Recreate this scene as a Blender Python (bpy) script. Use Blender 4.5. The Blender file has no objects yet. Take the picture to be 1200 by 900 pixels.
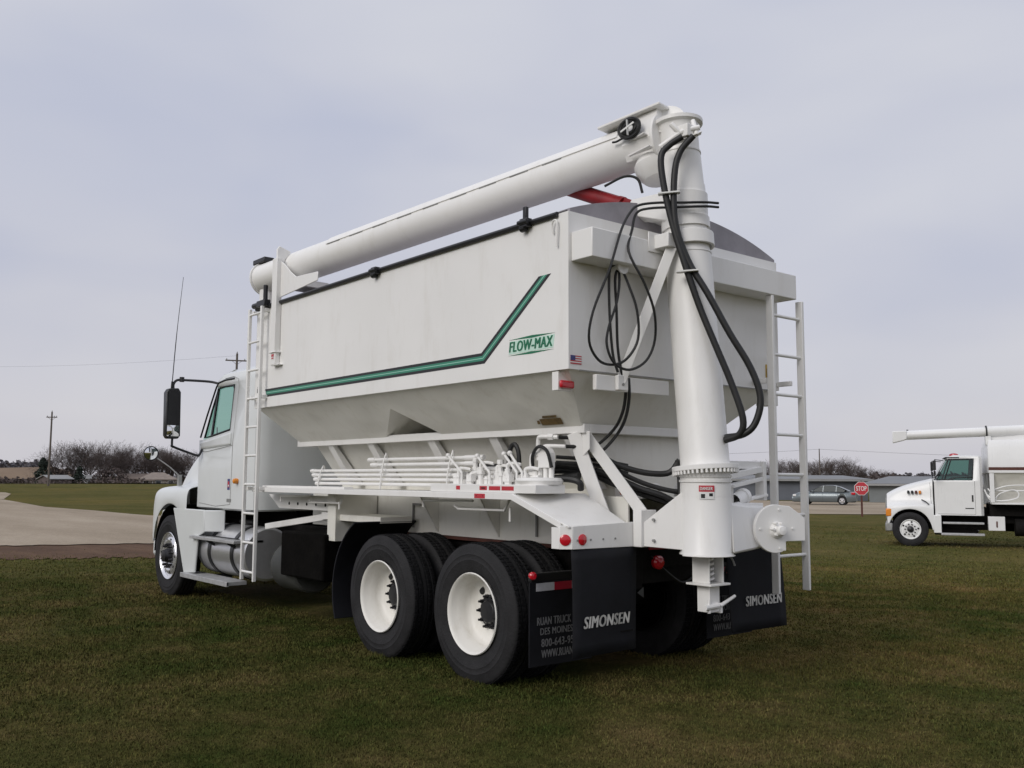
import bpy, bmesh, math, random
import numpy as np
from mathutils import Vector, Matrix
R = math.radians
random.seed(7); rng = np.random.default_rng(7)
sc = bpy.context.scene
COL = sc.collection

# ------------------------------------------------------------------ camera
CAM = Vector((-5.736, 5.568, 1.520))
YAW, PITCH, ROLL, FPX = -0.6905, 0.1005, 0.0044, 1097.4
fw = Vector((math.cos(YAW)*math.cos(PITCH), math.sin(YAW)*math.cos(PITCH), math.sin(PITCH)))
rt = fw.cross(Vector((0, 0, 1))).normalized(); up = rt.cross(fw)
rt, up = (math.cos(ROLL)*rt + math.sin(ROLL)*up), (math.cos(ROLL)*up - math.sin(ROLL)*rt)
cd = bpy.data.cameras.new('camera'); cam = bpy.data.objects.new('camera', cd); COL.objects.link(cam)
cam.matrix_world = Matrix(((rt.x, up.x, -fw.x, CAM.x), (rt.y, up.y, -fw.y, CAM.y), (rt.z, up.z, -fw.z, CAM.z), (0, 0, 0, 1)))
cd.sensor_width = 36; cd.lens = FPX/1200*36; cd.clip_start = .05; cd.clip_end = 8000
sc.camera = cam

def hz(u): return 558.4+.0042*u      # row of the horizon in column u
def bearing(u, depth):
    """ground position seen in column u at a distance depth along the optical axis"""
    d = fw + rt*((u-600)/FPX) - up*((hz(u)-450)/FPX)
    return CAM.x + d.x*depth, CAM.y + d.y*depth
def smooth(a, b, t):
    t = min(1, max(0, (t-a)/(b-a))); return t*t*(3-2*t)
def terrain(x, y):
    dx, dy = x-CAM.x, y-CAM.y
    r = math.hypot(dx, dy)
    a = math.degrees(math.atan2(dy, dx)-YAW); a = (a+180) % 360-180
    wr = smooth(6, 18, -a)*(1-smooth(80, 120, -a)); wl = smooth(2, 10, a)*(1-smooth(80, 120, a))
    zr = -.50*smooth(10, 28, r)+.11*smooth(58, 74, r)-.1*smooth(80, 130, r)+.45*smooth(180, 500, r)
    zl = .40*smooth(112, 150, r)-1.3*smooth(160, 182, r)
    return wr*zr+wl*zl

# ------------------------------------------------------------------ materials
def nmat(name):
    m = bpy.data.materials.new(name); m.use_nodes = True
    nt = m.node_tree; b = nt.nodes['Principled BSDF']
    return m, nt, b
def N(nt, typ, **kw):
    n = nt.nodes.new(typ)
    for k, v in kw.items():
        if k in n.inputs.keys(): n.inputs[k].default_value = v
        else: setattr(n, k, v)
    return n
def ramp(nt, src, stops):
    r = nt.nodes.new('ShaderNodeValToRGB'); cr = r.color_ramp
    while len(cr.elements) < len(stops): cr.elements.new(.5)
    for e, (p, c) in zip(cr.elements, stops):
        e.position = p; e.color = (*c, 1) if len(c) == 3 else c
    nt.links.new(src, r.inputs[0]); return r
def mat(name, col, rough=.5, metal=0, var=.0, scale=6, bump=0, bscale=40, spec=.5, coat=0):
    m, nt, b = nmat(name)
    b.inputs['Roughness'].default_value = rough; b.inputs['Metallic'].default_value = metal
    b.inputs['Specular IOR Level'].default_value = spec
    b.inputs['Coat Weight'].default_value = coat
    if var > 0 or bump > 0:
        tc = N(nt, 'ShaderNodeTexCoord')
        if var > 0:
            n = N(nt, 'ShaderNodeTexNoise', Scale=scale, Detail=6, Roughness=.62)
            nt.links.new(tc.outputs['Object'], n.inputs['Vector'])
            lo = [c*(1-var) for c in col]; hi = [min(1, c*(1+var*.6)) for c in col]
            rp = ramp(nt, n.outputs['Fac'], [(.3, lo), (.7, hi)])
            nt.links.new(rp.outputs[0], b.inputs['Base Color'])
            rr = N(nt, 'ShaderNodeMapRange'); rr.inputs['To Min'].default_value = rough*.8; rr.inputs['To Max'].default_value = min(1, rough*1.3)
            nt.links.new(n.outputs['Fac'], rr.inputs['Value']); nt.links.new(rr.outputs[0], b.inputs['Roughness'])
        else: b.inputs['Base Color'].default_value = (*col, 1)
        if bump > 0:
            n2 = N(nt, 'ShaderNodeTexNoise', Scale=bscale, Detail=3)
            nt.links.new(tc.outputs['Object'], n2.inputs['Vector'])
            bp = N(nt, 'ShaderNodeBump', Strength=bump, Distance=.02)
            nt.links.new(n2.outputs['Fac'], bp.inputs['Height']); nt.links.new(bp.outputs[0], b.inputs['Normal'])
    else: b.inputs['Base Color'].default_value = (*col, 1)
    return m
def paint(name, col, dirt=.25, rough=.32, wave=.16):
    """sprayed white enamel: slow tonal drift, faint dirt film, gently wavy sheet metal"""
    m, nt, b = nmat(name)
    tc = N(nt, 'ShaderNodeTexCoord')
    n1 = N(nt, 'ShaderNodeTexNoise', Scale=.9, Detail=4, Roughness=.55)
    n2 = N(nt, 'ShaderNodeTexNoise', Scale=5.5, Detail=8, Roughness=.7)
    n3 = N(nt, 'ShaderNodeTexNoise', Scale=2.2, Detail=1)
    mp = N(nt, 'ShaderNodeMapping'); mp.inputs['Scale'].default_value = (1.4, 1.4, .35)
    nt.links.new(tc.outputs['Object'], n1.inputs['Vector']); nt.links.new(tc.outputs['Object'], mp.inputs[0])
    nt.links.new(mp.outputs[0], n2.inputs['Vector']); nt.links.new(tc.outputs['Object'], n3.inputs['Vector'])
    a = ramp(nt, n1.outputs['Fac'], [(.3, [c*.94 for c in col]), (.7, col)])
    mk = ramp(nt, n2.outputs['Fac'], [(.52, (0, 0, 0)), (.82, (1, 1, 1))])
    mm = N(nt, 'ShaderNodeMath', operation='MULTIPLY'); mm.inputs[1].default_value = dirt
    nt.links.new(mk.outputs[0], mm.inputs[0])
    mx = N(nt, 'ShaderNodeMixRGB'); mx.inputs[2].default_value = (col[0]*.62, col[1]*.58, col[2]*.5, 1)
    nt.links.new(mm.outputs[0], mx.inputs[0]); nt.links.new(a.outputs[0], mx.inputs[1])
    nt.links.new(mx.outputs[0], b.inputs['Base Color'])
    b.inputs['Roughness'].default_value = rough
    rr = N(nt, 'ShaderNodeMapRange'); rr.inputs['To Min'].default_value = rough*.8; rr.inputs['To Max'].default_value = rough*1.5
    nt.links.new(n2.outputs['Fac'], rr.inputs['Value']); nt.links.new(rr.outputs[0], b.inputs['Roughness'])
    bp = N(nt, 'ShaderNodeBump', Strength=wave, Distance=.05)
    nt.links.new(n3.outputs['Fac'], bp.inputs['Height']); nt.links.new(bp.outputs[0], b.inputs['Normal'])
    return m
M = {}
M['white'] = paint('white_enamel', (.83, .82, .795), .28)
M['cabwhite'] = paint('cab_white_paint', (.69, .71, .705), .16, .2)
M['farwhite'] = paint('far_truck_white', (.80, .80, .79), .08, .25)
M['hopper'] = paint('hopper_white_underside', (.80, .785, .725), .4, .42, .9)
M['rimwhite'] = paint('rim_white', (.79, .77, .715), .6, .4)
M['tyre'] = mat('tyre_rubber', (.021, .0205, .0215), .75, 0, .5, 5, .25, 60, .3)
M['tyre2'] = mat('tread_rubber', (.011, .011, .012), .9, 0, .4, 14, .9, 55, .15)
M['rubber'] = mat('hose_rubber', (.012, .012, .012), .5, 0, .2, 20)
M['flap'] = mat('mud_flap_rubber', (.0105, .011, .014), .7, 0, .35, 5, .15, 12, .22)
M['black'] = mat('black_paint', (.012, .012, .012), .5, 0, .3, 8)
M['dark'] = mat('chassis_black', (.010, .009, .0085), .85, 0, .5, 7, .3, 25, .15)
M['plastic'] = mat('black_plastic', (.014, .014, .016), .38, 0, .2, 10)
M['alu'] = mat('brushed_aluminium', (.68, .68, .69), .30, .72, .12, 5, .05, 80)
M['step'] = mat('dull_aluminium', (.46, .46, .46), .5, .4, .2, 12)
M['chrome'] = mat('polished_aluminium', (.8, .8, .82), .2, .75, .06, 8)
M['tarp'] = mat('grey_tarp', (.30, .285, .31), .7, 0, .25, 3, .4, 6)
M['red'] = mat('red_paint', (.24, .008, .012), .4, 0, .25, 10)
M['redlens'] = mat('red_lens', (.52, .008, .02), .15, 0, .12, 30, coat=.5)
M['amber'] = mat('amber_lens', (.75, .26, .03), .2, 0, .1, 30)
M['green1'] = mat('green_vinyl', (.035, .22, .14), .4, 0, .08, 5)
M['green2'] = mat('light_green_vinyl', (.33, .62, .50), .4, 0, .08, 5)
M['green3'] = mat('dark_green_vinyl', (.008, .16, .075), .4, 0, .12, 5)
M['blackvinyl'] = mat('black_vinyl', (.012, .012, .013), .4, 0, .1, 5)
M['letter'] = mat('white_lettering', (.62, .61, .57), .6, 0, .2, 40)
M['faint'] = mat('worn_lettering', (.21, .21, .215), .7, 0, .5, 60)
M['refl_red'] = mat('red_reflective_tape', (.36, .012, .03), .35, 0, .1, 30)
M['refl_white'] = mat('white_reflective_tape', (.5, .5, .52), .35, 0, .1, 30)
M['decal_red'] = mat('red_decal', (.5, .035, .05), .4, 0, .15, 40)
M['decal_brown'] = mat('brown_warning_decal', (.19, .12, .035), .45, 0, .5, 30)
M['decal_yellow'] = mat('yellow_decal', (.55, .36, .04), .45, 0, .2, 40)
M['decal_white'] = mat('white_decal', (.72, .72, .7), .45, 0, .1, 40)
M['blue'] = mat('blue_decal', (.05, .06, .2), .45, 0, .1, 40)
M['rust'] = mat('rusty_red_edge', (.10, .035, .025), .8, 0, .4, 10)
M['orange'] = mat('orange_pad', (.55, .14, .04), .6, 0, .2, 20)
M['grey'] = mat('grey_steel', (.28, .28, .27), .5, .2, .25, 9)
M['darkgrey'] = mat('dark_grey_steel', (.07, .072, .068), .6, .2, .25, 9)
M['board'] = mat('weathered_wood', (.34, .22, .15), .8, 0, .3, 9)
def glass(name, tint, rough=.03, mixf=.1):
    m, nt, b = nmat(name); nt.nodes.remove(b); out = nt.nodes['Material Output']
    t = N(nt, 'ShaderNodeBsdfTransparent'); t.inputs[0].default_value = (*tint, 1)
    g = N(nt, 'ShaderNodeBsdfGlossy'); g.inputs['Roughness'].default_value = rough
    lw = N(nt, 'ShaderNodeLayerWeight'); pw = N(nt, 'ShaderNodeMath', operation='POWER'); pw.inputs[1].default_value = 4; nt.links.new(lw.outputs['Facing'], pw.inputs[0])
    ad = N(nt, 'ShaderNodeMath', operation='MULTIPLY_ADD'); ad.inputs[1].default_value = .8; ad.inputs[2].default_value = mixf
    nt.links.new(pw.outputs[0], ad.inputs[0])
    mx = N(nt, 'ShaderNodeMixShader'); nt.links.new(ad.outputs[0], mx.inputs[0]); nt.links.new(t.outputs[0], mx.inputs[1]); nt.links.new(g.outputs[0], mx.inputs[2])
    nt.links.new(mx.outputs[0], out.inputs['Surface']); return m
M['glass'] = glass('tinted_cab_glass', (.58, .80, .72), .03, .05)
M['glassdark'] = glass('dark_far_glass', (.30, .50, .44), .05, .08)
m_, nt_, b_ = nmat('mirror_silver'); b_.inputs['Metallic'].default_value = 1; b_.inputs['Roughness'].default_value = .02; b_.inputs['Base Color'].default_value = (.85, .85, .85, 1); M['mirror'] = m_

# ------------------------------------------------------------------ mesh builder
class MB:
    def __init__(s): s.bm = bmesh.new(); s.mi = 0; s.mats = []
    def use(s, m):
        if m not in s.mats: s.mats.append(m)
        s.mi = s.mats.index(m); return s
    def v(s, p): return s.bm.verts.new(p)
    def f(s, vs):
        try:
            fc = s.bm.faces.new(vs); fc.material_index = s.mi; return fc
        except ValueError: return None
    def poly(s, pts): return s.f([s.v(p) for p in pts])
    def bb(s, x0, x1, y0, y1, z0, z1):
        c = [s.v((x, y, z)) for x in (x0, x1) for y in (y0, y1) for z in (z0, z1)]
        for q in ((0, 1, 3, 2), (4, 6, 7, 5), (0, 4, 5, 1), (2, 3, 7, 6), (0, 2, 6, 4), (1, 5, 7, 3)): s.f([c[i] for i in q])
        return s
    def loft(s, rings, cap=True, closed=True):
        rv = [[s.v(p) for p in r] for r in rings]; n = len(rv[0])
        for a, b in zip(rv, rv[1:]):
            for i in range(n if closed else n-1):
                j = (i+1) % n; s.f([a[i], a[j], b[j], b[i]])
        if cap and closed: s.f(rv[0][::-1]); s.f(rv[-1])
        return rv
    def frame(s, d):
        d = Vector(d).normalized(); a = Vector((0, 0, 1)) if abs(d.z) < .9 else Vector((1, 0, 0))
        u = d.cross(a).normalized(); return d, u, u.cross(d)
    def tube(s, p, q, r, r2=None, n=14, cap=True):
        p, q = Vector(p), Vector(q); d, u, w = s.frame(q-p); r2 = r if r2 is None else r2
        ring = lambda c, rr: [c+(u*math.cos(2*math.pi*i/n)+w*math.sin(2*math.pi*i/n))*rr for i in range(n)]
        s.loft([ring(p, r), ring(q, r2)], cap); return s
    def lathe(s, prof, o, d, n=32, cap=False, closed=False):
        o = Vector(o); d, u, w = s.frame(d)
        rings = [[o+d*a+(u*math.cos(2*math.pi*i/n)+w*math.sin(2*math.pi*i/n))*max(r, 1e-4) for i in range(n)] for a, r in prof]
        if closed: rings.append(rings[0])
        s.loft(rings, cap); return s
    def path(s, pts, r, n=8, k=5, smooth=True):
        P = [Vector(p) for p in pts]
        if smooth and len(P) > 2:
            Q = []; E_ = [P[0]*2-P[1]]+P+[P[-1]*2-P[-2]]
            for i in range(1, len(E_)-2):
                a, b, c, d = E_[i-1:i+3]
                for j in range(k):
                    t = j/k; Q.append(.5*((2*b)+(c-a)*t+(2*a-5*b+4*c-d)*t*t+(3*b-a-3*c+d)*t**3))
            Q.append(P[-1]); P = Q
        rings = []; d0, u, w = s.frame(P[1]-P[0])
        for i, p in enumerate(P):
            d = (P[min(i+1, len(P)-1)]-P[max(i-1, 0)])
            if d.length < 1e-9: d = d0
            d = d.normalized(); u = (u-d*u.dot(d)); u = u.normalized() if u.length > 1e-6 else s.frame(d)[1]; w = u.cross(d)
            rr = r[i] if isinstance(r, (list, tuple)) else r
            rings.append([p+(u*math.cos(2*math.pi*j/n)+w*math.sin(2*math.pi*j/n))*rr for j in range(n)])
        s.loft(rings); return s
    def prism(s, pts, ax, d0, d1):
        def P(a, b, d): return {'x': (d, a, b), 'y': (a, d, b), 'z': (a, b, d)}[ax]
        s.loft([[P(a, b, d0) for a, b in pts], [P(a, b, d1) for a, b in pts]]); return s
    def bar(s, p, q, w, h, side=(0, 0, 1)):
        p, q = Vector(p), Vector(q); d = (q-p).normalized(); a = Vector(side); u = d.cross(a).normalized(); v = u.cross(d)
        ring = lambda c: [c+u*w/2+v*h/2, c-u*w/2+v*h/2, c-u*w/2-v*h/2, c+u*w/2-v*h/2]
        s.loft([ring(p), ring(q)]); return s
    def ball(s, c, r, n=12, sx=(1, 1, 1)):
        c = Vector(c); rings = []
        for i in range(1, n//2+1):
            t = math.pi*i/(n//2+1); rings.append([c+Vector((math.sin(t)*math.cos(2*math.pi*j/n)*sx[0], math.sin(t)*math.sin(2*math.pi*j/n)*sx[1], math.cos(t)*sx[2]))*r for j in range(n)])
        s.loft(rings); return s
    def disc(s, c, d, r, n=20):
        d, u, w = s.frame(d); c = Vector(c); s.f([s.v(c+(u*math.cos(2*math.pi*i/n)+w*math.sin(2*math.pi*i/n))*r) for i in range(n)]); return s
    def build(s, name, m=None, parent=None, bevel=0, ang=35, seg=2, normals=True):
        me = bpy.data.meshes.new(name)
        if normals: bmesh.ops.recalc_face_normals(s.bm, faces=s.bm.faces)
        s.bm.to_mesh(me); s.bm.free()
        for mm in ([M[m] if isinstance(m, str) else m] if m else [M[k] for k in s.mats]): me.materials.append(mm)
        for p in me.polygons: p.use_smooth = True
        try: me.set_sharp_from_angle(angle=R(ang))
        except Exception: pass
        o = bpy.data.objects.new(name, me); COL.objects.link(o)
        if parent: o.parent = parent
        if bevel:
            b = o.modifiers.new('bevel', 'BEVEL'); b.width = bevel; b.segments = seg; b.limit_method = 'ANGLE'; b.angle_limit = R(40); b.harden_normals = False
        return o
def each(b, name, m=None, parent=None, bevel=0, ang=35):
    """every loose piece in the builder becomes a mesh of its own"""
    bmesh.ops.recalc_face_normals(b.bm, faces=b.bm.faces); b.bm.verts.ensure_lookup_table(); b.bm.verts.index_update()
    seen = set(); out_ = []
    for v0 in b.bm.verts:
        if v0.index in seen: continue
        st = [v0]; isl = []; seen.add(v0.index)
        while st:
            v = st.pop(); isl.append(v)
            for e in v.link_edges:
                w = e.other_vert(v)
                if w.index not in seen: seen.add(w.index); st.append(w)
        c = MB(); mp = {v.index: c.bm.verts.new(v.co) for v in isl}; done = set()
        for v in isl:
            for f in v.link_faces:
                if f not in done: done.add(f); c.bm.faces.new([mp[x.index] for x in f.verts])
        out_.append(c.build(name, m, parent, bevel, ang, normals=False))
    b.bm.free(); return out_
def thing(name, label, cat, loc=(0, 0, 0), rz=0, group=None):
    o = bpy.data.objects.new(name, None); COL.objects.link(o); o.location = loc; o.rotation_euler = (0, 0, rz); o.empty_display_size = .3
    o['label'] = label; o['category'] = cat
    if group: o['group'] = group
    return o
def tag(o, label, cat, group=None):
    o['label'] = label; o['category'] = cat
    if group: o['group'] = group
    return o
def link_copy(o, parent=None):
    c = o.copy(); COL.objects.link(c)
    if parent: c.parent = parent
    return c
def copy_tree(o, parent=None):
    c = link_copy(o, parent)
    for ch in list(o.children): copy_tree(ch, c)
    return c
def text(name, s, m, parent, origin, xdir, ydir, height, width=None, shear=0, bold=.0, ext=.002, align='LEFT'):
    """built-in font turned into a thin raised mesh; origin = lower left of the caps"""
    cu = bpy.data.curves.new(name, 'FONT'); cu.body = s; cu.size = 1; cu.shear = shear; cu.offset = 0; cu.extrude = 0; cu.space_character = 1.0+min(bold, .04)*3
    cu.resolution_u = 3; cu.space_line = 1.0
    t = bpy.data.objects.new('t', cu); COL.objects.link(t); bpy.context.view_layer.update()
    me = bpy.data.meshes.new_from_object(t.evaluated_get(bpy.context.evaluated_depsgraph_get()))
    bpy.data.objects.remove(t); bpy.data.curves.remove(cu)
    xs = [v.co.x for v in me.vertices]; ys = [v.co.y for v in me.vertices]
    x0, x1, y0, y1 = min(xs), max(xs), min(ys), max(ys)
    sy = height/(y1-y0); sx = sy if width is None else width/(x1-x0)
    X, Y = Vector(xdir).normalized(), Vector(ydir).normalized(); Z = X.cross(Y); O = Vector(origin)
    off = {'LEFT': 0, 'CENTER': -(x1-x0)*sx/2}[align]
    for v in me.vertices: v.co = O+X*((v.co.x-x0)*sx+off)+Y*((v.co.y-y0)*sy)+Z*ext
    if bold > 0:      # heavier strokes: two more copies of the letters nudged sideways
        k = bold*sy*1.3; b_ = bmesh.new(); b_.from_mesh(me); src = list(b_.faces)
        for q, dx in ((1, -k), (2, k), (3, -k*.5), (4, k*.5)):
            d_ = bmesh.ops.duplicate(b_, geom=list(src))
            for v in [g_ for g_ in d_['geom'] if isinstance(g_, bmesh.types.BMVert)]: v.co += X*dx+Z*.00025*q+(Y*(.25*dx) if q > 2 else Y*0)
        b_.to_mesh(me); b_.free()
    me.materials.append(M[m]); o = bpy.data.objects.new(name, me); COL.objects.link(o); o.parent = parent; return o

# ================================================================== MAIN TRUCK (x forward, y to its left, ground z 0)
T = thing('feed_truck', 'large white feed truck with green side stripes and a folded auger, parked on the grass', 'truck')
W = 1.22
# ---------------- hopper body
b = MB()
xr, xf, zt, zb = -1.08, 3.96, 3.375, 2.269
b.loft([[(xr, W, zb), (xf, W, zb), (xf, -W, zb), (xr, -W, zb)], [(xr, W, zt), (xf, W, zt), (xf, -W, zt), (xr, -W, zt)]], cap=False)
th = .05
b.loft([[(xr, W, zt), (xf, W, zt), (xf, -W, zt), (xr, -W, zt)], [(xr+th, W-th, zt), (xf-th, W-th, zt), (xf-th, -W+th, zt), (xr+th, -W+th, zt)]], cap=False)
b.loft([[(xr, W, zb), (xf, W, zb), (xf, -W, zb), (xr, -W, zb)], [(xr+.03, W-.03, zb), (xf-.03, W-.03, zb), (xf-.03, -W+.03, zb), (xr+.03, -W+.03, zb)]], cap=False)
hop = b.build('hopper_body', 'white', T)
# sloped hopper bottoms: two compartments with a valley between
b = MB()
yi, zi, x0, x1 = .72, 1.86, -.70, 3.72
xa, xb_, xap = .95, 2.05, 1.45
zap, yap = 2.14, 1.05
for s in (1, -1):
    o = lambda x, y, z: (x, s*y, z)
    # side slope split round the notch
    b.poly([o(xr+.03, W-.03, zb), o(xap, W-.03, zb), o(xap, yap, zap), o(xa, yi, zi), o(x0, yi, zi)])
    b.poly([o(xf-.03, W-.03, zb), o(x1, yi, zi), o(xb_, yi, zi), o(xap, yap, zap), o(xap, W-.03, zb)])
b.poly([(xap, yap, zap), (xb_, yi, zi), (xb_, -yi, zi), (xap, -yap, zap)])
b.poly([(xap, yap, zap), (xap, -yap, zap), (xa, -yi, zi), (xa, yi, zi)])
b.poly([(xr+.03, W-.03, zb), (x0, yi, zi), (x0, -yi, zi), (xr+.03, -W+.03, zb)])
b.poly([(xf-.03, W-.03, zb), (xf-.03, -W+.03, zb), (x1, -yi, zi), (x1, yi, zi)])
b.build('hopper_bottom', 'hopper', hop, ang=20)
# lower trough narrowing to the subframe
b = MB()
for (xs, xe) in ((-.66, 3.55),):
    b.loft([[(x, .66, 1.86), (x, .34, 1.44), (x, .34, 1.38), (x, -.34, 1.38), (x, -.34, 1.44), (x, -.66, 1.86)] for x in (xs, xe)])
b.build('unload_trough', 'hopper', T)
b = MB()
for x in (-.55, .35, 1.25, 2.3, 3.1):
    for s in (1, -1):
        b.loft([[(x-.055, s*.755, 1.86), (x+.055, s*.755, 1.86), (x+.055, s*.70, 1.86), (x-.055, s*.70, 1.86)],
                [(x-.055, s*.47, 1.44), (x+.055, s*.47, 1.44), (x+.055, s*.36, 1.44), (x-.055, s*.36, 1.44)]])
each(b, 'trough_rib', 'white', T, .004)
b = MB()   # flange rail round the hopper mouth
b.bb(-.77, 3.80, .72, .775, 1.855, 1.925); b.bb(-.77, 3.80, -.775, -.72, 1.855, 1.925)
b.bb(-.772, -.70, -.719, .719, 1.857, 1.923)
b.bb(3.74, 3.798, -.719, .719, 1.857, 1.923)
b.build('flange_rail', 'white', T, .005)
for s in (1, -1):   # corner ribs at the tail
    b = MB(); b.loft([[(-1.00, s*1.19, 2.262), (-1.00, s*1.06, 2.262), (-.88, s*1.06, 2.262), (-.88, s*1.19, 2.262)],
                      [(-.735, s*.775, 1.926), (-.735, s*.66, 1.926), (-.62, s*.66, 1.926), (-.62, s*.775, 1.926)]])
    b.build('corner_rib', 'white', hop, .004)
b = MB(); b.bb(-.965, -.90, 1.075, 1.212, 2.13, 2.262); b.build('lamp_bracket', 'white', hop, .004)
b = MB(); b.bb(-.995, -.966, 1.078, 1.21, 2.145, 2.20); b.build('marker_lamp', 'redlens', hop, .018, seg=3)
b = MB(); b.bb(-1.08, -.95, -1.20, -1.07, 2.14, 2.255); b.build('lamp_bracket', 'white', hop, .004)
# rear sill box and seam
b = MB(); b.bb(-1.12, -1.083, .235, .995, 2.137, 2.245); b.build('sill_plate', 'white', hop, .004)
b = MB(); b.bb(-1.088, -1.0805, -1.10, 1.12, 2.262, 2.270); b.build('seam_lip', 'grey', hop)
# beam
b = MB(); b.bb(-1.29, -1.0825, -1.195, 1.196, 3.02, 3.225); beam = b.build('rear_beam', 'white', T, .006)
# tarp and bulkhead
arc = lambda y: 3.40+.20*(1-(abs(y)/1.20)**2.2)
b = MB(); ys = [1.2-2.4*i/24 for i in range(25)]
b.loft([[(xr+.004, y, arc(y)-.002) for y in ys]+[(xr+.004, -1.2, 3.372), (xr+.004, 1.2, 3.372)], [(xr+.03, y, arc(y)-.002) for y in ys]+[(xr+.03, -1.2, 3.372), (xr+.03, 1.2, 3.372)]])
b.build('tarp_bulkhead', 'tarp', T)
b = MB(); b.loft([[(x, y, arc(y)+.004*math.sin(9*x)) for y in ys] for x in np.linspace(xr+.012, xf, 20)], cap=False, closed=False)
tp = b.build('roll_tarp', 'tarp', T); so = tp.modifiers.new('thick', 'SOLIDIFY'); so.thickness = .008
b = MB(); b.path([(-.98, W+.012, 3.368), (1.4, W+.016, 3.372), (xf, W+.012, 3.366)], .020, 10); b.build('tarp_rail', 'plastic', tp)
b = MB(); b.path([(-.98, -W-.012, 3.368), (xf, -W-.012, 3.366)], .020, 10, smooth=False); b.build('tarp_rail', 'plastic', tp)
for x in (-.66, 1.42):
    b = MB(); b.bb(x-.04, x+.04, W+.005, W+.06, 3.335, 3.40); b.tube((x, W+.03, 3.335), (x+.05, W+.03, 3.335), .028); b.tube((x-.05, W+.062, 3.37), (x+.05, W+.062, 3.37), .018)
    if x < 0: b.bb(x-.015, x+.02, W+.015, W+.045, 3.40, 3.49)
    b.build('tarp_clamp', 'plastic', tp, .004)
# grab hook at the rear top corner
b = MB(); b.path([(-.98, W+.02, 3.14), (-.99, W+.025, 3.30), (-.965, W+.03, 3.325), (-.94, W+.025, 3.30), (-.94, W+.015, 3.24)], .007); b.build('rope_hook', 'white', hop)
# stripes
out = [(-.897, 2.961), (-.143, 2.393), (3.65, 2.383)]; inn = [(-.774, 2.960), (-.106, 2.470), (3.70, 2.460)]
mix = lambda a, c, t: (a[0]+(c[0]-a[0])*t, a[1]+(c[1]-a[1])*t)
for nm, k, t0, t1 in (('black_pinstripe', 'blackvinyl', -.04, .26), ('green_stripe', 'green1', .26, .47), ('pale_pinstripe', 'green2', .47, .54), ('green_stripe', 'green1', .54, .74), ('black_pinstripe', 'blackvinyl', .74, 1.04)):
    b = MB(); o = [mix(p, q, t0) for p, q in zip(out, inn)]; i = [mix(p, q, t1) for p, q in zip(out, inn)]
    for j in (0, 1): b.loft([[(o[j][0], W+y, o[j][1]), (o[j+1][0], W+y, o[j+1][1]), (i[j+1][0], W+y, i[j+1][1]), (i[j][0], W+y, i[j][1])] for y in (.0, .002)])
    b.build(nm, k, hop)
# FLOW-MAX plate
b = MB(); b.prism([(-.435, 2.428), (-.925, 2.432), (-.94, 2.525), (-.45, 2.523)], 'y', W, W+.0015); lg = b.build('logo_plate', 'green2', hop)
M['logo_bg'] = mat('logo_pale_green', (.55, .76, .65), .4, 0, .08, 8); lg.data.materials[0] = M['logo_bg']
b = MB()
b.prism([(-.44, 2.534), (-.70, 2.545), (-.945, 2.535), (-.70, 2.526)], 'y', W, W+.002); b.prism([(-.43, 2.418), (-.69, 2.411), (-.93, 2.421), (-.69, 2.428)], 'y', W, W+.002)
each(b, 'logo_bar', 'green3', hop)
text('logo_lettering', 'FLOW-MAX', 'green3', hop, (-.445, W+.002, 2.443), (-1, 0, 0), (0, 0, 1), .076, .475, .15, .03, .002)
# flag decal
b = MB()
b.use('decal_red'); fy0, fy1, fz0, fz1 = 1.10, 1.205, 2.305, 2.365
for i in range(7):
    b.use('decal_red' if i % 2 == 0 else 'decal_white'); h = (fz1-fz0)/7; b.bb(xr-.003, xr-.0015, fy0, fy1, fz0+i*h, fz0+(i+1)*h)
b.use('blue'); b.bb(xr-.0045, xr-.0031, fy0+.06, fy1, fz0+.026, fz1)
b.build('flag_decal', None, hop)
b = MB(); b.use('decal_yellow').bb(xr-.004, xr-.002, -1.10, -1.03, 2.37, 2.48); b.use('decal_brown').bb(xr-.0055, xr-.0041, -1.09, -1.04, 2.375, 2.445); b.build('caution_decal', None, hop)
b = MB(); b.use('decal_brown')
nrm = Vector((0, .41, -.50)).normalized()
for (xa_, xb2, za, zb2) in ((-.34, -.58, 1.93, 1.975), (-.30, -.33, 1.94, 1.965), (-.40, -.56, 1.98, 1.995)):
    pts = []
    for x, z in ((xa_, za), (xb2, za), (xb2-.02, zb2), (xa_-.02, zb2)):
        y = yi+(z-zi)/(zb-zi)*(W-.03-yi); pts.append(Vector((x, y, z))+Vector((0, .004, -.004)))
    b.poly(pts)
each(b, 'warning_decal', 'decal_brown', hop)
# cable peg
b = MB(); b.lathe([(0, .03), (.14, .03), (.14, .052), (.152, .052), (.152, .036), (.142, .0)], (xr, .83, 3.01), (-1, 0, 0), 20); b.build('cable_peg', 'white', hop)
# ---------------- platform, manifold deck, sloped fender, bumper
b = MB()
b.bb(-.50, 3.95, .72, 1.20, 1.400, 1.412); b.bb(-.50, 3.95, 1.185, 1.22, 1.365, 1.4115)
b.build('running_platform', 'white', T, .003)
b = MB(); b.bb(2.0, 3.75, 1.10, 1.195, 1.4125, 1.435); b.build('deck_angle', 'white', T, .003)
b = MB(); b.bb(-.72, .58, .92, 1.205, 1.4125, 1.475); man = b.build('manifold_deck', 'white', T, .004)
b = MB()
b.loft([[(-.47, 1.22, 1.412), (-.72, .72, 1.412), (-.72, .72, 1.40), (-.47, 1.22, 1.40)], [(-1.075, 1.22, 1.20), (-1.075, .64, 1.20), (-1.075, .64, 1.188), (-1.075, 1.22, 1.188)]])
b.prism([(-.475, 1.185), (-.501, .73), (-.501, .72), (-.72, .72)], 'z', 1.40, 1.4115)
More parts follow.
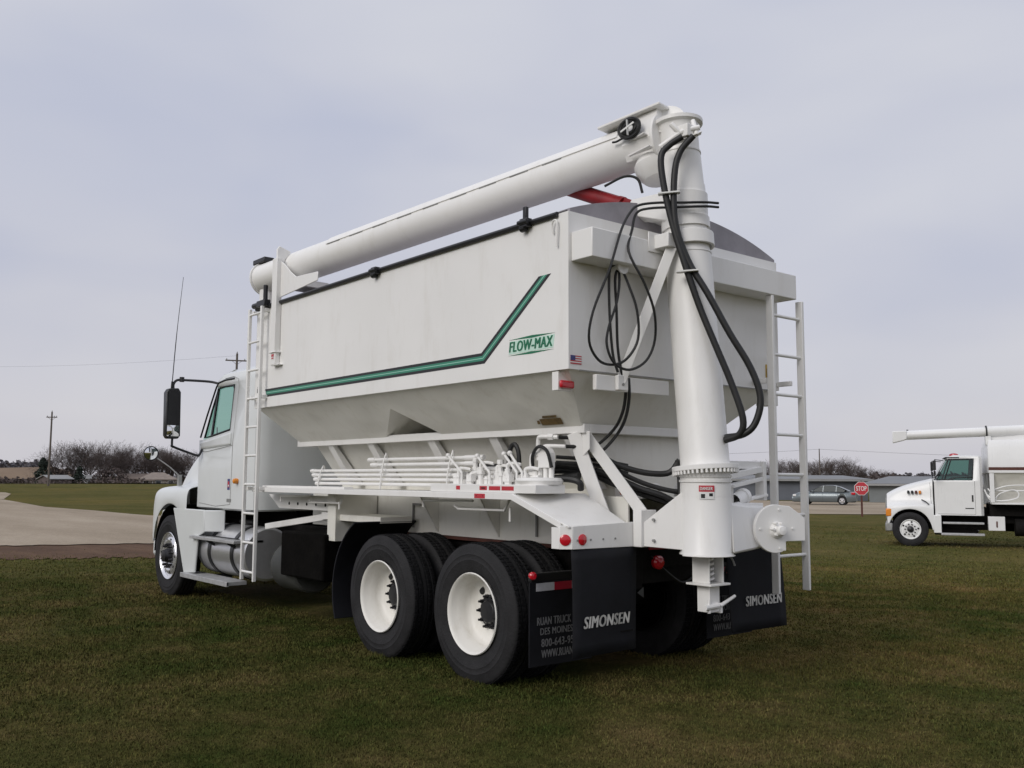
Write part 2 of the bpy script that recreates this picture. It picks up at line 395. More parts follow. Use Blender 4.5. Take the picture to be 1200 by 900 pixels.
b.loft([[(-.47, 1.225, 1.412), (-.47, 1.205, 1.412), (-.47, 1.205, 1.365), (-.47, 1.225, 1.365)], [(-1.0, 1.225, 1.226), (-1.0, 1.205, 1.226), (-1.0, 1.205, 1.18), (-1.0, 1.225, 1.18)]])
b.build('sloped_fender', 'white', T, .003)
b = MB()
b.prism([(1.185, 1.045), (1.185, 1.20), (.42, 1.22), (.42, 1.04)], 'x', -1.082, -1.072)
b.loft([[(-1.082, 1.1855, z), (-1.018, 1.250, z), (-1.012, 1.244, z), (-1.0725, 1.1855, z)] for z in (1.045, 1.20)]); b.bb(-1.012, -.93, 1.234, 1.244, 1.045, 1.19)
b.prism([(-1.07, 1.221), (-.93, 1.221), (-.93, .45), (-1.07, .45)], 'z', 1.20, 1.206)
bump = b.build('rear_apron', 'white', T, .004)
b = MB()   # mirrored right apron
b.prism([(-1.222, 1.045), (-1.222, 1.20), (-.05, 1.22), (-.05, 1.04)], 'x', -1.082, -1.072)
b.loft([[(-.47, -1.22, 1.412), (-.47, -.72, 1.412), (-.47, -.72, 1.40), (-.47, -1.22, 1.40)], [(-1.075, -1.22, 1.20), (-1.075, -.66, 1.20), (-1.075, -.66, 1.188), (-1.075, -1.22, 1.188)]])
b.bb(-.50, 3.95, -1.22, -.72, 1.400, 1.412)
each(b, 'offside_fender', 'white', T, .003)
for x, y, dx, dy in ((-1.046, 1.222, -.7, .7), (-1.082, 1.098, -1, 0)):
    b = MB(); b.lathe([(0, .038), (.006, .038), (.010, .031), (.012, 0)], (x, y, 1.108), (dx, dy, 0), 20); b.build('tail_lamp', 'redlens', bump)
b = MB()
for y in (1.145, 1.02, .90, .78): b.tube((-1.083, y, 1.105), (-1.088, y, 1.105), .007, n=8)
each(b, 'bolt_head', 'grey', bump)
# red decals on manifold edge
b = MB()
for (a, c) in ((.225, .175), (-.075, -.165), (-.19, -.325), (-.34, -.48)):
    b.bb(c, a, 1.205, 1.2065, 1.432, 1.462)
b.bb(-.16, -.03, 1.22, 1.2216, 1.370, 1.405)
each(b, 'warning_decal', 'decal_red', man)
b = MB()
for (a, c) in ((-.075, -.165),): b.bb(c+.02, a-.02, 1.2066, 1.207, 1.442, 1.452)
b.bb(-.14, -.13, 1.2217, 1.222, 1.385, 1.392); b.bb(-.06, -.05, 1.2217, 1.222, 1.385, 1.392)
each(b, 'decal_print', 'blackvinyl', man)
# tail leg and brace
b = MB()
b.bar((-.66, .775, 1.858), (-.86, .60, 1.12), .10, .06, (.65, -.76, 0)); b.prism([(-.60, 1.80), (-.60, 1.87), (-.80, 1.87), (-.80, 1.74), (-.70, 1.66)], 'y', .745, .752); b.build('tail_leg', 'white', T, .004)
b = MB(); b.bar((-.72, .72, 1.85), (-1.065, .425, 1.225), .085, .05, (.65, -.76, 0)); b.build('diagonal_brace', 'white', T, .004)
b = MB(); b.bar((-.70, -.735, 1.858), (-.86, -.62, 1.31), .10, .055, (1, 0, 0)); b.build('tail_leg', 'white', T, .004)
b = MB(); b.bar((-.745, -.70, 1.845), (-1.06, -.43, 1.225), .06, .09, (0, 1, 0)); b.build('diagonal_brace', 'white', T, .004)
# ---------------- subframe
b = MB()
for s in (1, -1):
    b.bb(-.95, 3.9, s*.50-.01, s*.50+.01, 1.0, 1.39)
    for x in (-.35, .55, 1.45): b.prism([(s*.512, 1.02), (s*.74, 1.39), (s*.512, 1.39)], 'x', x-.01, x+.01)
b.bb(-.93, 3.88, -.485, .485, 1.372, 1.379)
sub = b.build('subframe', 'hopper', T, .003)
b = MB(); b.bb(-.95, 1.95, .485, .53, .972, .9985); b.build('frame_liner', 'rust', sub)
b = MB()
b.prism([(4.08, 1.335), (2.70, 1.335), (2.70, 1.19), (3.82, 1.19)], 'y', .95, .96)
b.build('side_web', 'white', sub)
b = MB(); b.use('dark')
for i in range(5): b.tube((3.58-.20*i, .961, 1.245), (3.58-.20*i, .963, 1.245), .017, n=10)
each(b, 'bolt_hole', 'dark', sub)
b = MB(); b.bb(2.50, 2.66, .53, 1.0, .90, 1.385); b.bb(1.75, 2.52, .60, .95, 1.10, 1.16); each(b, 'body_mount', 'hopper', sub, .004)
b = MB(); b.bar((4.25, .90, .97), (2.85, .90, 1.125), .04, .065); b.bb(2.67, 2.90, .86, .94, 1.10, 1.17); b.build('torque_arm', 'white', sub, .004)
# latch handles below the platform
for pts in ([(3.45, 1.12, 1.27), (3.45, 1.12, 1.325), (2.80, 1.12, 1.34)], [(2.95, 1.05, 1.30), (2.95, 1.05, 1.27), (2.3, 1.05, 1.275), (2.3, 1.05, 1.34)], [(2.25, 1.10, 1.22), (2.25, 1.10, 1.29)],
            [(.80, 1.12, 1.28), (.80, 1.12, 1.335), (.12, 1.12, 1.345)], [(.42, 1.08, 1.30), (.36, 1.08, 1.275), (-.22, 1.08, 1.28), (-.28, 1.08, 1.36)], [(-.30, 1.09, 1.30), (-.30, 1.09, 1.20)]):
    b = MB(); b.path(pts, .010, 8, smooth=False); b.build('latch_rod', 'white', T)
# brackets dark L marks on panel
b = MB()
for x in (1.85, .05): b.bb(x-.008, x+.008, .512, .53, 1.05, 1.28); b.bb(x-.12, x, .512, .53, 1.26, 1.28)
each(b, 'conduit', 'grey', sub)

# ---------------- hydraulic pipework
b = MB()
for i in range(4):
    z = 1.462+.042*i; xs = 2.93+.06*i; b.tube((xs, .99-.012*i, z), (.50, .99-.012*i, z), .0155, n=10); b.tube((xs, .99-.012*i, z), (xs-.12, .99-.012*i, z), .018, n=8); b.tube((xs-.03, .99-.012*i, z), (xs-.08, .99-.012*i, z), .022, n=6)
for i in range(2):
    z = 1.640+.048*i; xs = 1.92+.05*i; b.tube((xs, .95, z), (.32-.02*i, .95, z), .0155, n=10); b.tube((xs, .95, z), (xs-.12, .95, z), .021, n=8)
    b.tube((.45, .95, z), (.30-.1*i, .95, z), .021, n=8)
b.build('hydraulic_pipe', 'white', man)
for x, za, zb2, y in ((2.83, 1.44, 1.62, .965), (1.64, 1.44, 1.725, .965), (.60, 1.47, 1.73, .965)):
    b = MB(); b.path([(x+.02, y+.05, za-.02), (x, y+.048, (za+zb2)/2), (x-.015, y+.02, zb2), (x+.01, y-.01, zb2+.015), (x+.03, y-.03, zb2-.02)], .0075, 6); b.path([(x-.02, y+.045, (za+zb2)/2), (x+.02, y+.05, (za+zb2)/2-.02)], .010, 6)
    b.build('pipe_clamp', 'white', man)
# valve bank on the deck
b = MB(); z0 = 1.475
b.bb(-.52, .52, .90, 1.02, z0, z0+.035); b.tube((.52, .99, z0+.055), (.40, .99, z0+.055), .034, n=10)
for x, h, r in ((.30, .19, .020), (.21, .13, .026), (.12, .07, .024), (-.02, .17, .018), (-.40, .13, .028), (-.44, .10, .022), (-.30, .06, .03), (.0, .09, .028), (.42, .10, .03), (-.16, .08, .026)):
    b.tube((x, .96, z0+.02), (x, .96, z0+h), r, n=10); b.tube((x, .96, z0+h*.55), (x, .96, z0+h*.72), r*1.45, n=6); b.tube((x, .96, z0+.02), (x, .96, z0+.05), r*1.5, n=6)
b.tube((.38, .97, z0+.05), (-.50, .97, z0+.05), .024, n=10); b.tube((.30, .94, z0+.12), (.02, .94, z0+.12), .018, n=10)
b.tube((-.02, .96, z0+.155), (-.02, .96, z0+.19), .027, n=8); b.tube((.30, .96, z0+.175), (.30, .96, z0+.20), .027, n=6)
b.path([(-.40, .96, z0+.05), (-.40, .96, z0+.20), (-.44, .96, z0+.225), (-.52, .95, z0+.22)], .020, 8)
b.path([(-.46, .95, z0+.18), (-.46, .95, z0+.33), (-.50, .95, z0+.355), (-.62, .90, z0+.35)], .017, 8); b.tube((-.55, .93, z0+.354), (-.59, .915, z0+.352), .026, n=6)
b.path([(-.52, .95, z0+.22), (-.52, .95, z0+.275), (-.56, .94, z0+.285), (-.68, .88, z0+.28)], .015, 8)
b.bb(-.605, -.485, .915, .975, z0+.125, z0+.235); b.prism([(-.605, z0+.235), (-.485, z0+.235), (-.50, z0+.275), (-.58, z0+.275)], 'y', .92, .97)
for x in (-.48, -.54, -.60): b.tube((x, .945, z0), (x, .945, z0+.14), .021, n=10)
b.lathe([(0, .17), (.03, .18), (.05, .16), (.055, 0)], (-.56, 1.03, z0), (0, 0, 1), 24)
vr = random.Random(5)
for i in range(20):
    x = vr.uniform(-.40, .46); y = vr.uniform(.945, 1.06); h = vr.uniform(.05, .15); r = vr.uniform(.013, .024)
    b.tube((x, y, z0), (x, y, z0+h), r, n=8); b.tube((x, y, z0+h*.6), (x, y, z0+h*.8), r*1.5, n=6)
    if i % 3 == 0: b.path([(x, y, z0+h*.9), (x, y, z0+h+.03), (x-.05, y-.02, z0+h+.04), (x-.11, y-.04, z0+h+.03)], .013, 7)
    if i % 4 == 1: b.bb(x-.03, x+.03, y-.025, y+.025, z0+.02, z0+.075)
b.build('valve_bank', 'white', man, .003)
for i, (p, q) in enumerate((((.12, 1.05, z0), (.28, 1.05, z0+.22)), ((-.21, 1.05, z0), (-.055, 1.05, z0+.23)), ((-.27, 1.05, z0), (-.125, 1.05, z0+.235)), ((.47, 1.06, z0), (.66, 1.06, z0+.23)))):
    p, q = Vector(p), Vector(q); b = MB(); p.x -= .12; q.x -= .12; b.path([p, p+Vector((0, 0, .09)), q], .0105, 8, smooth=False); b.ball(q, .021); b.build('control_lever', 'white', man)

# ---------------- unloading column
def column_at(t): return Vector((-1.50, .30, 1.60)).lerp(Vector((-1.29, .30, 4.17)), t)
ax = (column_at(1)-column_at(0)); Lc = ax.length
b = MB()
b.lathe([(-.02, .10), (-.02, .176), (.0, .176), (.02, .172), (Lc*.60, .166), (Lc*.60, .170), (Lc*.606, .170), (Lc*.606, .160), (Lc*.675, .160), (Lc*.675, .176), (Lc*.705, .176), (Lc*.705, .166), (Lc*.80, .164), (Lc*.81, .158), (Lc*.90, .150), (Lc*.90, .155), (Lc*.905, .155), (Lc*.905, .146), (Lc*.965, .146), (Lc*.985, .160), (Lc*.990, .186), (Lc, .188), (Lc, .150), (Lc*.99, .0)], column_at(0), ax, 40, closed=False)
colu = b.build('auger_column', 'white', T)
b = MB(); b.lathe([(-.02, .178), (-.02, .232), (.015, .232), (.015, .178)], column_at(0), ax, 48, closed=True); b.build('turntable_ring', 'white', colu, .003)
b = MB()
d_, u_, w_ = b.frame(ax)
for i in range(44):
    a = 2*math.pi*i/44; c = column_at(0)+(u_*math.cos(a)+w_*math.sin(a))*.222; b.tube(c-d_*.045, c-d_*.018, .010, n=6)
b.build('ring_tooth', 'white', colu)
b = MB()   # clamp collar and arm from the beam
cc = column_at(.64); b.lathe([(-.05, .180), (-.05, .196), (.05, .196), (.05, .180)], cc, ax, 40, closed=True)
b.build('column_clamp', 'white', colu, .004)
b = MB(); b.bb(-1.43, -1.2905, .44, .58, 3.165, 3.265); b.bb(-1.30, -1.2915, .42, .64, 3.14, 3.285); b.build('clamp_arm', 'white', beam, .006)
b = MB(); b.bar((-1.40, .51, 3.17), (-1.125, .76, 2.20), .035, .075, (1, 1, 0)); b.bb(-1.155, -1.1215, .71, .81, 2.145, 2.25); b.build('column_brace', 'white', beam, .004)
b = MB(); b.tube((-1.156, .765, 2.185), (-1.163, .765, 2.185), .010, n=8); b.tube((-1.432, .51, 3.215), (-1.438, .51, 3.215), .012, n=8); each(b, 'bolt_head', 'grey', beam)
# cylinder bracket collar around the column
b = MB(); c0 = column_at(.745)
pts = []
for i in range(17):
    a = math.pi*.5+math.pi*i/16; pts.append((c0.x-.05+.20*math.cos(a)*1, c0.y+.20*math.sin(a)*-1))
pl = [(c0.x-.172*math.sin(t), c0.y-.172*math.cos(t)) for t in np.linspace(0, math.pi, 15)]
pl += [(c0.x+.32, c0.y+.22), (c0.x+.52, c0.y+.10), (c0.x+.48, c0.y-.08), (c0.x+.2, c0.y-.17)]
b.loft([[(x, y, c0.z-.13+(.10 if i > 14 else 0)) for i, (x, y) in enumerate(pl)], [(x, y, c0.z+.09-(.05 if 15 < i < 18 else 0)) for i, (x, y) in enumerate(pl)]])
b.build('swing_bracket', 'white', colu, .004)
# boot: a drum, a bolted side plate towards the apron and a trough to the drive plate
bx, by = -1.50, .30
b = MB(); b.lathe([(0, .0), (0, .188), (.008, .188), (.02, .180), (.45, .177), (.45, 0)], (bx, by, 1.0), (0, 0, 1), 48); boot = b.build('auger_boot', 'white', T)
b = MB(); b.loft([[(-1.165, .575, 1.045), (-1.43, .455, 1.03), (-1.40, .36, 1.03), (-1.165, .45, 1.045)], [(-1.165, .575, 1.215), (-1.43, .455, 1.44), (-1.40, .36, 1.44), (-1.165, .45, 1.215)]]); b.build('side_plate', 'white', boot, .004)
b = MB(); b.loft([[(-1.56, .12, 1.03), (-1.70, .26, 1.005), (-1.66, -.02, 1.02), (-1.62, -.30, 1.04), (-1.15, -.30, 1.04), (-1.20, .2, 1.03)], [(-1.54, .12, 1.36), (-1.65, .22, 1.36), (-1.60, -.02, 1.34), (-1.56, -.30, 1.33), (-1.15, -.30, 1.33), (-1.20, .2, 1.36)]]); b.build('boot_trough', 'white', boot, .02)
b = MB(); b.lathe([(0, .178), (.10, .176), (.10, .184), (.115, .184), (.115, .176), (.135, .176), (.135, .182), (.15, .182), (.15, .174), (.19, .174)], (bx, by, 1.40), (0, 0, 1), 40); b.build('boot_collar', 'white', boot)
b = MB(); b.prism([(bx-.197*math.sin(t), by+.197*math.cos(t)) for t in np.linspace(-.3, 2.2, 16)]+[(-1.50, .10), (-1.30, .0), (-1.28, .30)], 'z', .992, .9995); b.build('boot_base', 'white', boot, .002)
b = MB(); b.bb(-1.165, -1.085, .44, .60, 1.04, 1.30); b.build('boot_flange', 'white', boot, .004)
b = MB()
for x, y, z in ((-1.235, .545, 1.235), (-1.235, .545, 1.09)): b.tube((x, y, z), (x-.008, y+.02, z), .010, n=8)
each(b, 'bolt_head', 'grey', boot)
# danger decal on the boot
def on_boot(ang, z, r=.1815): return Vector((bx+r*math.cos(ang), by+r*math.sin(ang), z))
b = MB()
a0 = math.atan2(CAM.y-by, CAM.x-bx)
def wrapped(bm, aa, ab, za, zb2, r):
    n = 6; g = [[bm.v(on_boot(aa+(ab-aa)*i/n, z, r)) for i in range(n+1)] for z in (za, zb2)]
    for i in range(n): bm.f([g[0][i], g[0][i+1], g[1][i+1], g[1][i]])
ac = a0+.03
b.use('decal_red'); wrapped(b, ac-.28, ac+.30, 1.435, 1.478, .1832)
b.use('decal_white'); wrapped(b, ac-.27, ac+.29, 1.385, 1.4345, .1830); b.use('blackvinyl'); wrapped(b, ac-.05, ac-.20, 1.392, 1.42, .1836); wrapped(b, ac+.10, ac+.24, 1.405, 1.425, .1836)
dec = b.build('danger_decal', None, boot)
tz = Vector((math.cos(ac), math.sin(ac), 0)); tx = Vector((0, 0, 1)).cross(tz)
text('decal_lettering', 'DANGER', 'decal_white', boot, on_boot(ac, 1.446, .1845)-tx*.042, tx, (0, 0, 1), .022, .084, 0, .02, .001)
# lower auger drive disc to the right of the boot
b = MB(); dc = Vector((-1.715, -.20, 1.17)); nd = Vector((-.86, .32, 0)).normalized(); sd = Vector((nd.y, -nd.x, 0)); sd = sd if sd.y < 0 else -sd
def dp(a, z, o=0): return dc+sd*a+Vector((0, 0, z))+nd*o
ring = [(.172*math.cos(t), .172*math.sin(t)) for t in np.linspace(math.pi*.42, math.pi*1.60, 26)]
b.loft([[dp(a, z, o) for a, z in ring+[(.06, -.158), (.085, -.158), (.085, -.09), (.25, -.09), (.25, .075), (.12, .16)]] for o in (-.02, .012)])
disc = b.build('drive_plate', 'white', boot, .004)
b = MB(); b.lathe([(.012, .060), (.03, .056), (.05, .036), (.075, .036), (.085, .03), (.09, 0)], dp(.01, -.01), nd, 20)
for t in range(6): b.tube(dp(.045*math.cos(t*1.047), .045*math.sin(t*1.047), .02), dp(.045*math.cos(t*1.047), .045*math.sin(t*1.047), .062), .010, n=6)
b.build('drive_hub', 'white', disc); b = MB()
for a, z in ((-.13, .0), (.03, .135), (.14, .0), (.03, -.14)): b.tube(dp(a, z, .012), dp(a, z, .02), .008, n=6)
each(b, 'bolt_head', 'white', disc)
# housing behind the drive plate, cross trough to the right, motor
b = MB(); b.bb(-1.60, -1.13, -.55, -.20, 1.06, 1.27); b.build('gear_housing', 'white', boot, .008)
b = MB(); b.lathe([(0, .05), (.16, .05), (.16, .06), (.22, .06), (.23, 0)], (-1.42, -.12, 1.36), (.25, -.9, .16), 16); b.bb(-1.48, -1.30, -.40, -.10, 1.30, 1.345); b.build('hydraulic_motor', 'white', boot, .004)
b = MB(); b.bar((-1.35, .06, 1.52), (-1.30, -.60, 1.60), .10, .045); b.bar((-1.36, .04, 1.44), (-1.32, -.62, 1.53), .06, .03); b.bar((-1.36, .0, 1.32), (-1.34, -.62, 1.40), .06, .02)
b.bb(-1.36, -1.28, -.62, -.58, 1.36, 1.66); b.bb(-1.33, -1.27, -.60, -.20, 1.60, 1.66); b.build('bracket_frame', 'white', boot, .003)
b = MB(); b.lathe([(0, .022), (.01, .022), (.01, .014), (.12, .014), (.12, .024), (.14, .024)], (-1.585, .12, 1.34), (0, 0, 1), 10); b.tube((-1.60, .18, 1.335), (-1.52, -.05, 1.345), .014, n=8); b.build('grease_fitting', 'white', boot)
# discharge foot
b = MB(); fx, fy = -1.47, .25
for s in (1, -1): b.bb(fx-.075, fx+.075, fy+s*.075-.006, fy+s*.075+.006, .80, .996)
b.bb(fx+.065, fx+.077, fy-.069, fy+.069, .80, .996); b.bb(fx-.11, fx+.11, fy-.11, fy+.11, .785, .80)
b.bb(fx-.055, fx+.055, fy-.055, fy+.055, .60, .784); b.bb(fx-.065, fx+.04, fy-.075, fy-.05, .59, .66)
foot = b.build('discharge_foot', 'white', T, .003)
b = MB(); sp = []
for i in range(60): t = i/59*math.pi*2*5; sp.append((fx+.035*math.cos(t), fy+.035*math.sin(t), .81+.17*i/59))
b.path(sp, .010, 6, k=1); b.build('coil_spring', 'white', foot)
b = MB(); b.tube((fx-.06, fy-.03, .645), (fx-.06, fy+.115, .64), .02, n=10); b.tube((fx-.06, fy-.05, .64), (fx-.075, fy-.20, .70), .014, .011, n=10); b.tube((fx-.06, fy+.07, .60), (fx-.06, fy+.07, .69), .012, n=8); b.build('latch_handle', 'white', foot)
b = MB(); b.path([(-1.45, .0, 1.0), (-1.47, -.03, .94), (-1.48, -.04, .90)], .008, 6); b.build('drain_rod', 'grey', foot)

# ---------------- top auger
A = Vector((-1.22, .33, 4.07)); B = Vector((4.08, 1.10, 3.74)); dA = (B-A).normalized(); La = (B-A).length
b = MB(); b.lathe([(.02, 0), (.02, .17), (La-.02, .17), (La-.02, .188), (La, .188), (La, 0)], A, dA, 40, closed=False)
aug = b.build('top_auger', 'white', T)
d_, u_, w_ = MB().frame(dA)     # u_ sideways, w_ up
if w_.z < 0: w_, u_ = -w_, -u_
side = u_ if u_.y > 0 else -u_
def ap(t, s, h): return A+dA*t+side*s+w_*h
b = MB()   # raised cover strip along the top
for (ta, tb) in ((.35, 4.0),):
    rings = []
    for t in (ta, tb):
        rings.append([ap(t, .180*math.cos(a), .180*math.sin(a)) for a in np.linspace(R(24), R(156), 19)]+[ap(t, .165*math.cos(a), .165*math.sin(a)) for a in np.linspace(R(156), R(24), 10)])
    b.loft(rings)
b.build('cover_strip', 'white', aug)
b = MB()
for i in range(9): t = .9+.36*i; b.bar(ap(t, .174*math.cos(R(23)), .174*math.sin(R(23))), ap(t+.2, .174*math.cos(R(23)), .174*math.sin(R(23))), .006, .008)
each(b, 'stitch_weld', 'grey', aug)
b = MB()   # head box with flared lid at the column end
b.loft([[ap(.0, .185, -.02), ap(.0, .12, .20), ap(.0, -.12, .20), ap(.0, -.185, -.02), ap(.0, -.13, -.15), ap(.0, .13, -.15)], [ap(.30, .175, -.02), ap(.30, .11, .20), ap(.30, -.11, .20), ap(.30, -.175, -.02), ap(.30, -.12, -.14), ap(.30, .12, -.14)]])
b.loft([[ap(-.05, .17, .202), ap(-.05, -.17, .202), ap(-.05, -.17, .222), ap(-.05, .17, .222)], [ap(.52, .17, .185), ap(.52, -.17, .185), ap(.52, -.17, .205), ap(.52, .17, .205)]])
b.build('auger_head', 'white', aug, .004)
b = MB()
b.lathe([(-.012, .215), (.012, .215)], ap(.01, 0, -.02), dA, 36, cap=True)
b.build('head_flange', 'white', aug, .003)
b = MB()
for (ta, tb, h) in ((.02, .24, -.11), (.06, .22, .0)):
    b.loft([[ap(ta, .17, h), ap(ta, .235, h), ap(ta, .235, h-.008), ap(ta, .17, h-.008)], [ap(tb, .16, h), ap(tb, .18, h), ap(tb, .18, h-.008), ap(tb, .16, h-.008)]])
each(b, 'head_gusset', 'white', aug)
b = MB()   # elbow down into the column
b.lathe([(0, 0.02), (0, .15), (.08, .19), (.15, .175), (.20, .13), (.21, .01)], column_at(.88)+Vector((.20, .03, .10)), (-.2, 0, -1), 24); b.build('elbow', 'white', aug)
b = MB(); b.lathe([(0, .05), (.02, .11), (.05, .125), (.05, .10), (.03, .03)], ap(-.03, .02, .10), (-.5, .75, .3), 24); b.build('end_boss', 'white', aug)
# coiled control cable on the head
b = MB(); co = ap(.19, .205, .075); e1 = dA; e2 = w_
for k in range(12):
    rr = .036+.010*(k % 5); off = side*(.010*(k//4))
    b.path([co+off+e1*(rr*1.25*math.cos(t+k))+e2*(rr*math.sin(t+k))+side*.004*math.sin(3*t+k) for t in np.linspace(0, 6.283, 20)], .009, 6, k=2)
b.path([co+e1*.07-e2*.05, co+e1*.13-e2*.06, co+e1*.17-e2*.055], .008, 6)
b.build('cable_coil', 'rubber', aug)
b = MB(); b.bar(co+side*.040-e2*.06, co+side*.040+e2*.06, .016, .006, (1, 0, 0)); b.bar(co+side*.045-e1*.06+e2*.02, co+side*.045+e1*.06-e2*.02, .006, .014); b.build('cable_tie', 'decal_white', aug)
# far end: black cap, downspout
b = MB(); e = A+dA*(La+.01); b.bb(e.x-.20, e.x+.10, e.y-.03, e.y+.09, e.z+.17, e.z+.225); b.build('lamp_housing', 'plastic', aug, .008)
b = MB(); b.tube((3.99, 1.09, 3.70), (3.99, 1.09, 3.30), .095, .085, n=24); b.build('downspout', 'white', aug)
# cradle
b = MB(); cx = 3.42; tcr = (cx-A.x)/dA.x; cc = A+dA*tcr
pl = [(cc.y+.215*math.cos(t), cc.z+.215*math.sin(t)) for t in np.linspace(R(60), R(-60), 10)]
sad = [(1.265, cc.z+.16), (1.24, cc.z+.20), (cc.y+.10, cc.z+.155)]+[(cc.y+.176*math.cos(t), cc.z+.176*math.sin(t)) for t in np.linspace(R(20), R(-160), 14)]+[(cc.y-.20, cc.z-.26), (1.265, cc.z-.26)]
b.prism(sad, 'x', cx-.012, cx+.012)
b.loft([[(cx-.30, .80, cc.z-.19), (cx-.30, 1.22, cc.z-.19), (cx-.30, 1.22, cc.z-.26), (cx-.30, .80, cc.z-.26)], [(cx+.02, .80, cc.z-.19), (cx+.02, 1.24, cc.z-.19), (cx+.02, 1.24, cc.z-.26), (cx+.02, .80, cc.z-.26)]])
b.bb(cx-.055, cx+.055, 1.222, 1.285, 2.83, cc.z+.06); b.bb(cx-.05, cx+.05, 1.222, 1.275, 2.70, 2.829)
b.bb(cx-.075, cx+.075, 1.221, 1.29, 2.825, 2.84); b.bb(cx-.13, cx+.05, 1.221, 1.275, 2.69, 2.70)
b.prism([(3.47, 3.40), (3.47, 3.80), (3.42, 3.83), (3.30, 3.77), (3.15, 3.66), (3.02, 3.585), (2.55, 3.56), (2.55, 3.47), (3.35, 3.42)], 'y', 1.223, 1.235)
crad = b.build('auger_cradle', 'white', T, .005)
b = MB(); b.use('decal_white').bb(cx-.03, cx+.035, 1.2755, 1.277, 2.755, 2.815); b.use('decal_red').bb(cx-.025, cx+.03, 1.2775, 1.279, 2.785, 2.812); b.bb(cx-.02, cx+.025, 1.2775, 1.279, 2.762, 2.776); b.build('small_decal', None, crad)
b = MB(); b.bb(3.62, 3.82, 1.225, 1.30, 3.36, 3.43); b.tube((3.70, 1.25, 3.43), (3.70, 1.25, 3.60), .025, n=10); b.tube((3.82, 1.27, 3.395), (3.95, 1.27, 3.395), .03, n=12); b.build('crank_bearing', 'plastic', tp, .006)
# red lift cylinder
b = MB(); p0 = Vector((-.78, .31, 3.645)); p1 = Vector((.05, .42, 4.03)); dd = (p1-p0).normalized()
b.tube(p0+dd*.05, p1, .062, n=24); b.tube(p0+dd*.04, p0+dd*.09, .067, n=24); b.bar(p0-dd*.05, p0+dd*.05, .05, .12); b.tube(p0+Vector((0, .05, 0)), p0-Vector((0, .05, 0)), .035, n=14)
b.build('lift_cylinder', 'red', T, .003)
b = MB(); b.tube(p1-dd*.05, p1+dd*.02, .03, n=16); b.build('piston_rod', 'chrome', T)
# ---------------- hoses
def hose(pts, r, n=10, par=T): b = MB(); b.path(pts, r, n); return b.build('hydraulic_hose', 'rubber', par)
hA = [(-1.50, .50, 3.96), (-1.43, .56, 3.90), (-1.39, .60, 3.82), (-1.40, .59, 3.62), (-1.44, .55, 3.34), (-1.51, .50, 3.03), (-1.58, .43, 2.72), (-1.67, .36, 2.42), (-1.74, .30, 2.18), (-1.80, .26, 1.94), (-1.77, .26, 1.83), (-1.66, .28, 1.79)]
hB = [(-1.56, .45, 3.96), (-1.49, .51, 3.85), (-1.46, .54, 3.68), (-1.46, .54, 3.34), (-1.52, .48, 3.06), (-1.63, .40, 2.81), (-1.74, .31, 2.53), (-1.84, .22, 2.29), (-1.89, .18, 2.08), (-1.86, .20, 1.91), (-1.79, .24, 1.83), (-1.66, .27, 1.81)]
hose(hA, .0235, 12); hose(hB, .0235, 12)
b = MB()
for z, y in ((3.55, .56), (2.98, .485)):
    c = Vector((-1.43 if z > 3.3 else -1.525, y, z)); b.bar(c+Vector((-.07, -.03, -.004)), c+Vector((.05, .065, -.01)), .062, .010)
each(b, 'hose_tie', 'decal_white', T)
hose([(-1.605, .235, 3.50), (-1.585, .37, 3.485), (-1.49, .495, 3.48), (-1.35, .60, 3.49), (-1.25, .68, 3.48), (-1.24, .76, 3.42), (-1.30, .92, 3.25), (-1.31, 1.05, 2.95), (-1.26, 1.16, 2.65), (-1.22, 1.16, 2.45), (-1.20, 1.05, 2.33), (-1.20, .91, 2.31), (-1.23, .80, 2.36), (-1.27, .73, 2.50), (-1.29, .76, 2.70), (-1.25, .80, 2.88), (-1.19, .82, 3.03)], .0095, 8)
hose([(-1.605, .235, 3.47), (-1.585, .37, 3.455), (-1.44, .53, 3.45), (-1.31, .64, 3.45), (-1.24, .70, 3.42), (-1.27, .78, 3.28), (-1.31, .86, 3.10), (-1.37, .77, 2.88), (-1.37, .67, 2.69), (-1.32, .61, 2.50), (-1.28, .66, 2.35), (-1.24, .79, 2.28), (-1.22, .92, 2.32), (-1.21, .98, 2.44), (-1.21, .96, 2.57), (-1.21, .88, 2.75), (-1.20, .84, 2.92), (-1.19, .85, 3.045), (-1.19, .885, 3.02)], .0095, 8)
hose([(-1.19, .875, 3.03), (-1.17, .91, 2.97), (-1.15, .89, 2.68), (-1.13, .84, 2.40), (-1.14, .80, 2.27)], .010, 8)
hose([(-1.19, .80, 3.03), (-1.18, .86, 2.95), (-1.16, .83, 2.70), (-1.14, .80, 2.45), (-1.14, .76, 2.25)], .010, 8)
hose([(-1.10, .69, 2.24), (-1.10, .68, 2.13), (-1.01, .62, 2.00), (-.90, .60, 1.88), (-.78, .67, 1.76), (-.70, .66, 1.78)], .012, 8)
hose([(-1.115, .665, 2.24), (-1.115, .66, 2.10), (-1.02, .60, 1.96), (-.92, .58, 1.85), (-.83, .64, 1.73), (-.76, .62, 1.74)], .012, 8)
hose([(-.63, .72, 1.86), (-.71, .64, 1.76), (-.81, .55, 1.65), (-.93, .45, 1.59), (-1.05, .35, 1.56), (-1.14, .26, 1.57), (-1.20, .22, 1.66)], .022, 8)
hose([(-.66, .66, 1.79), (-.72, .60, 1.72), (-.84, .49, 1.58), (-.96, .39, 1.50), (-1.08, .29, 1.45), (-1.20, .19, 1.42)], .018, 8)
hose([(-.40, .86, 1.62), (-.49, .77, 1.62), (-.66, .62, 1.59), (-.81, .50, 1.53), (-.95, .38, 1.45), (-1.07, .28, 1.40), (-1.16, .20, 1.34)], .024, 8)
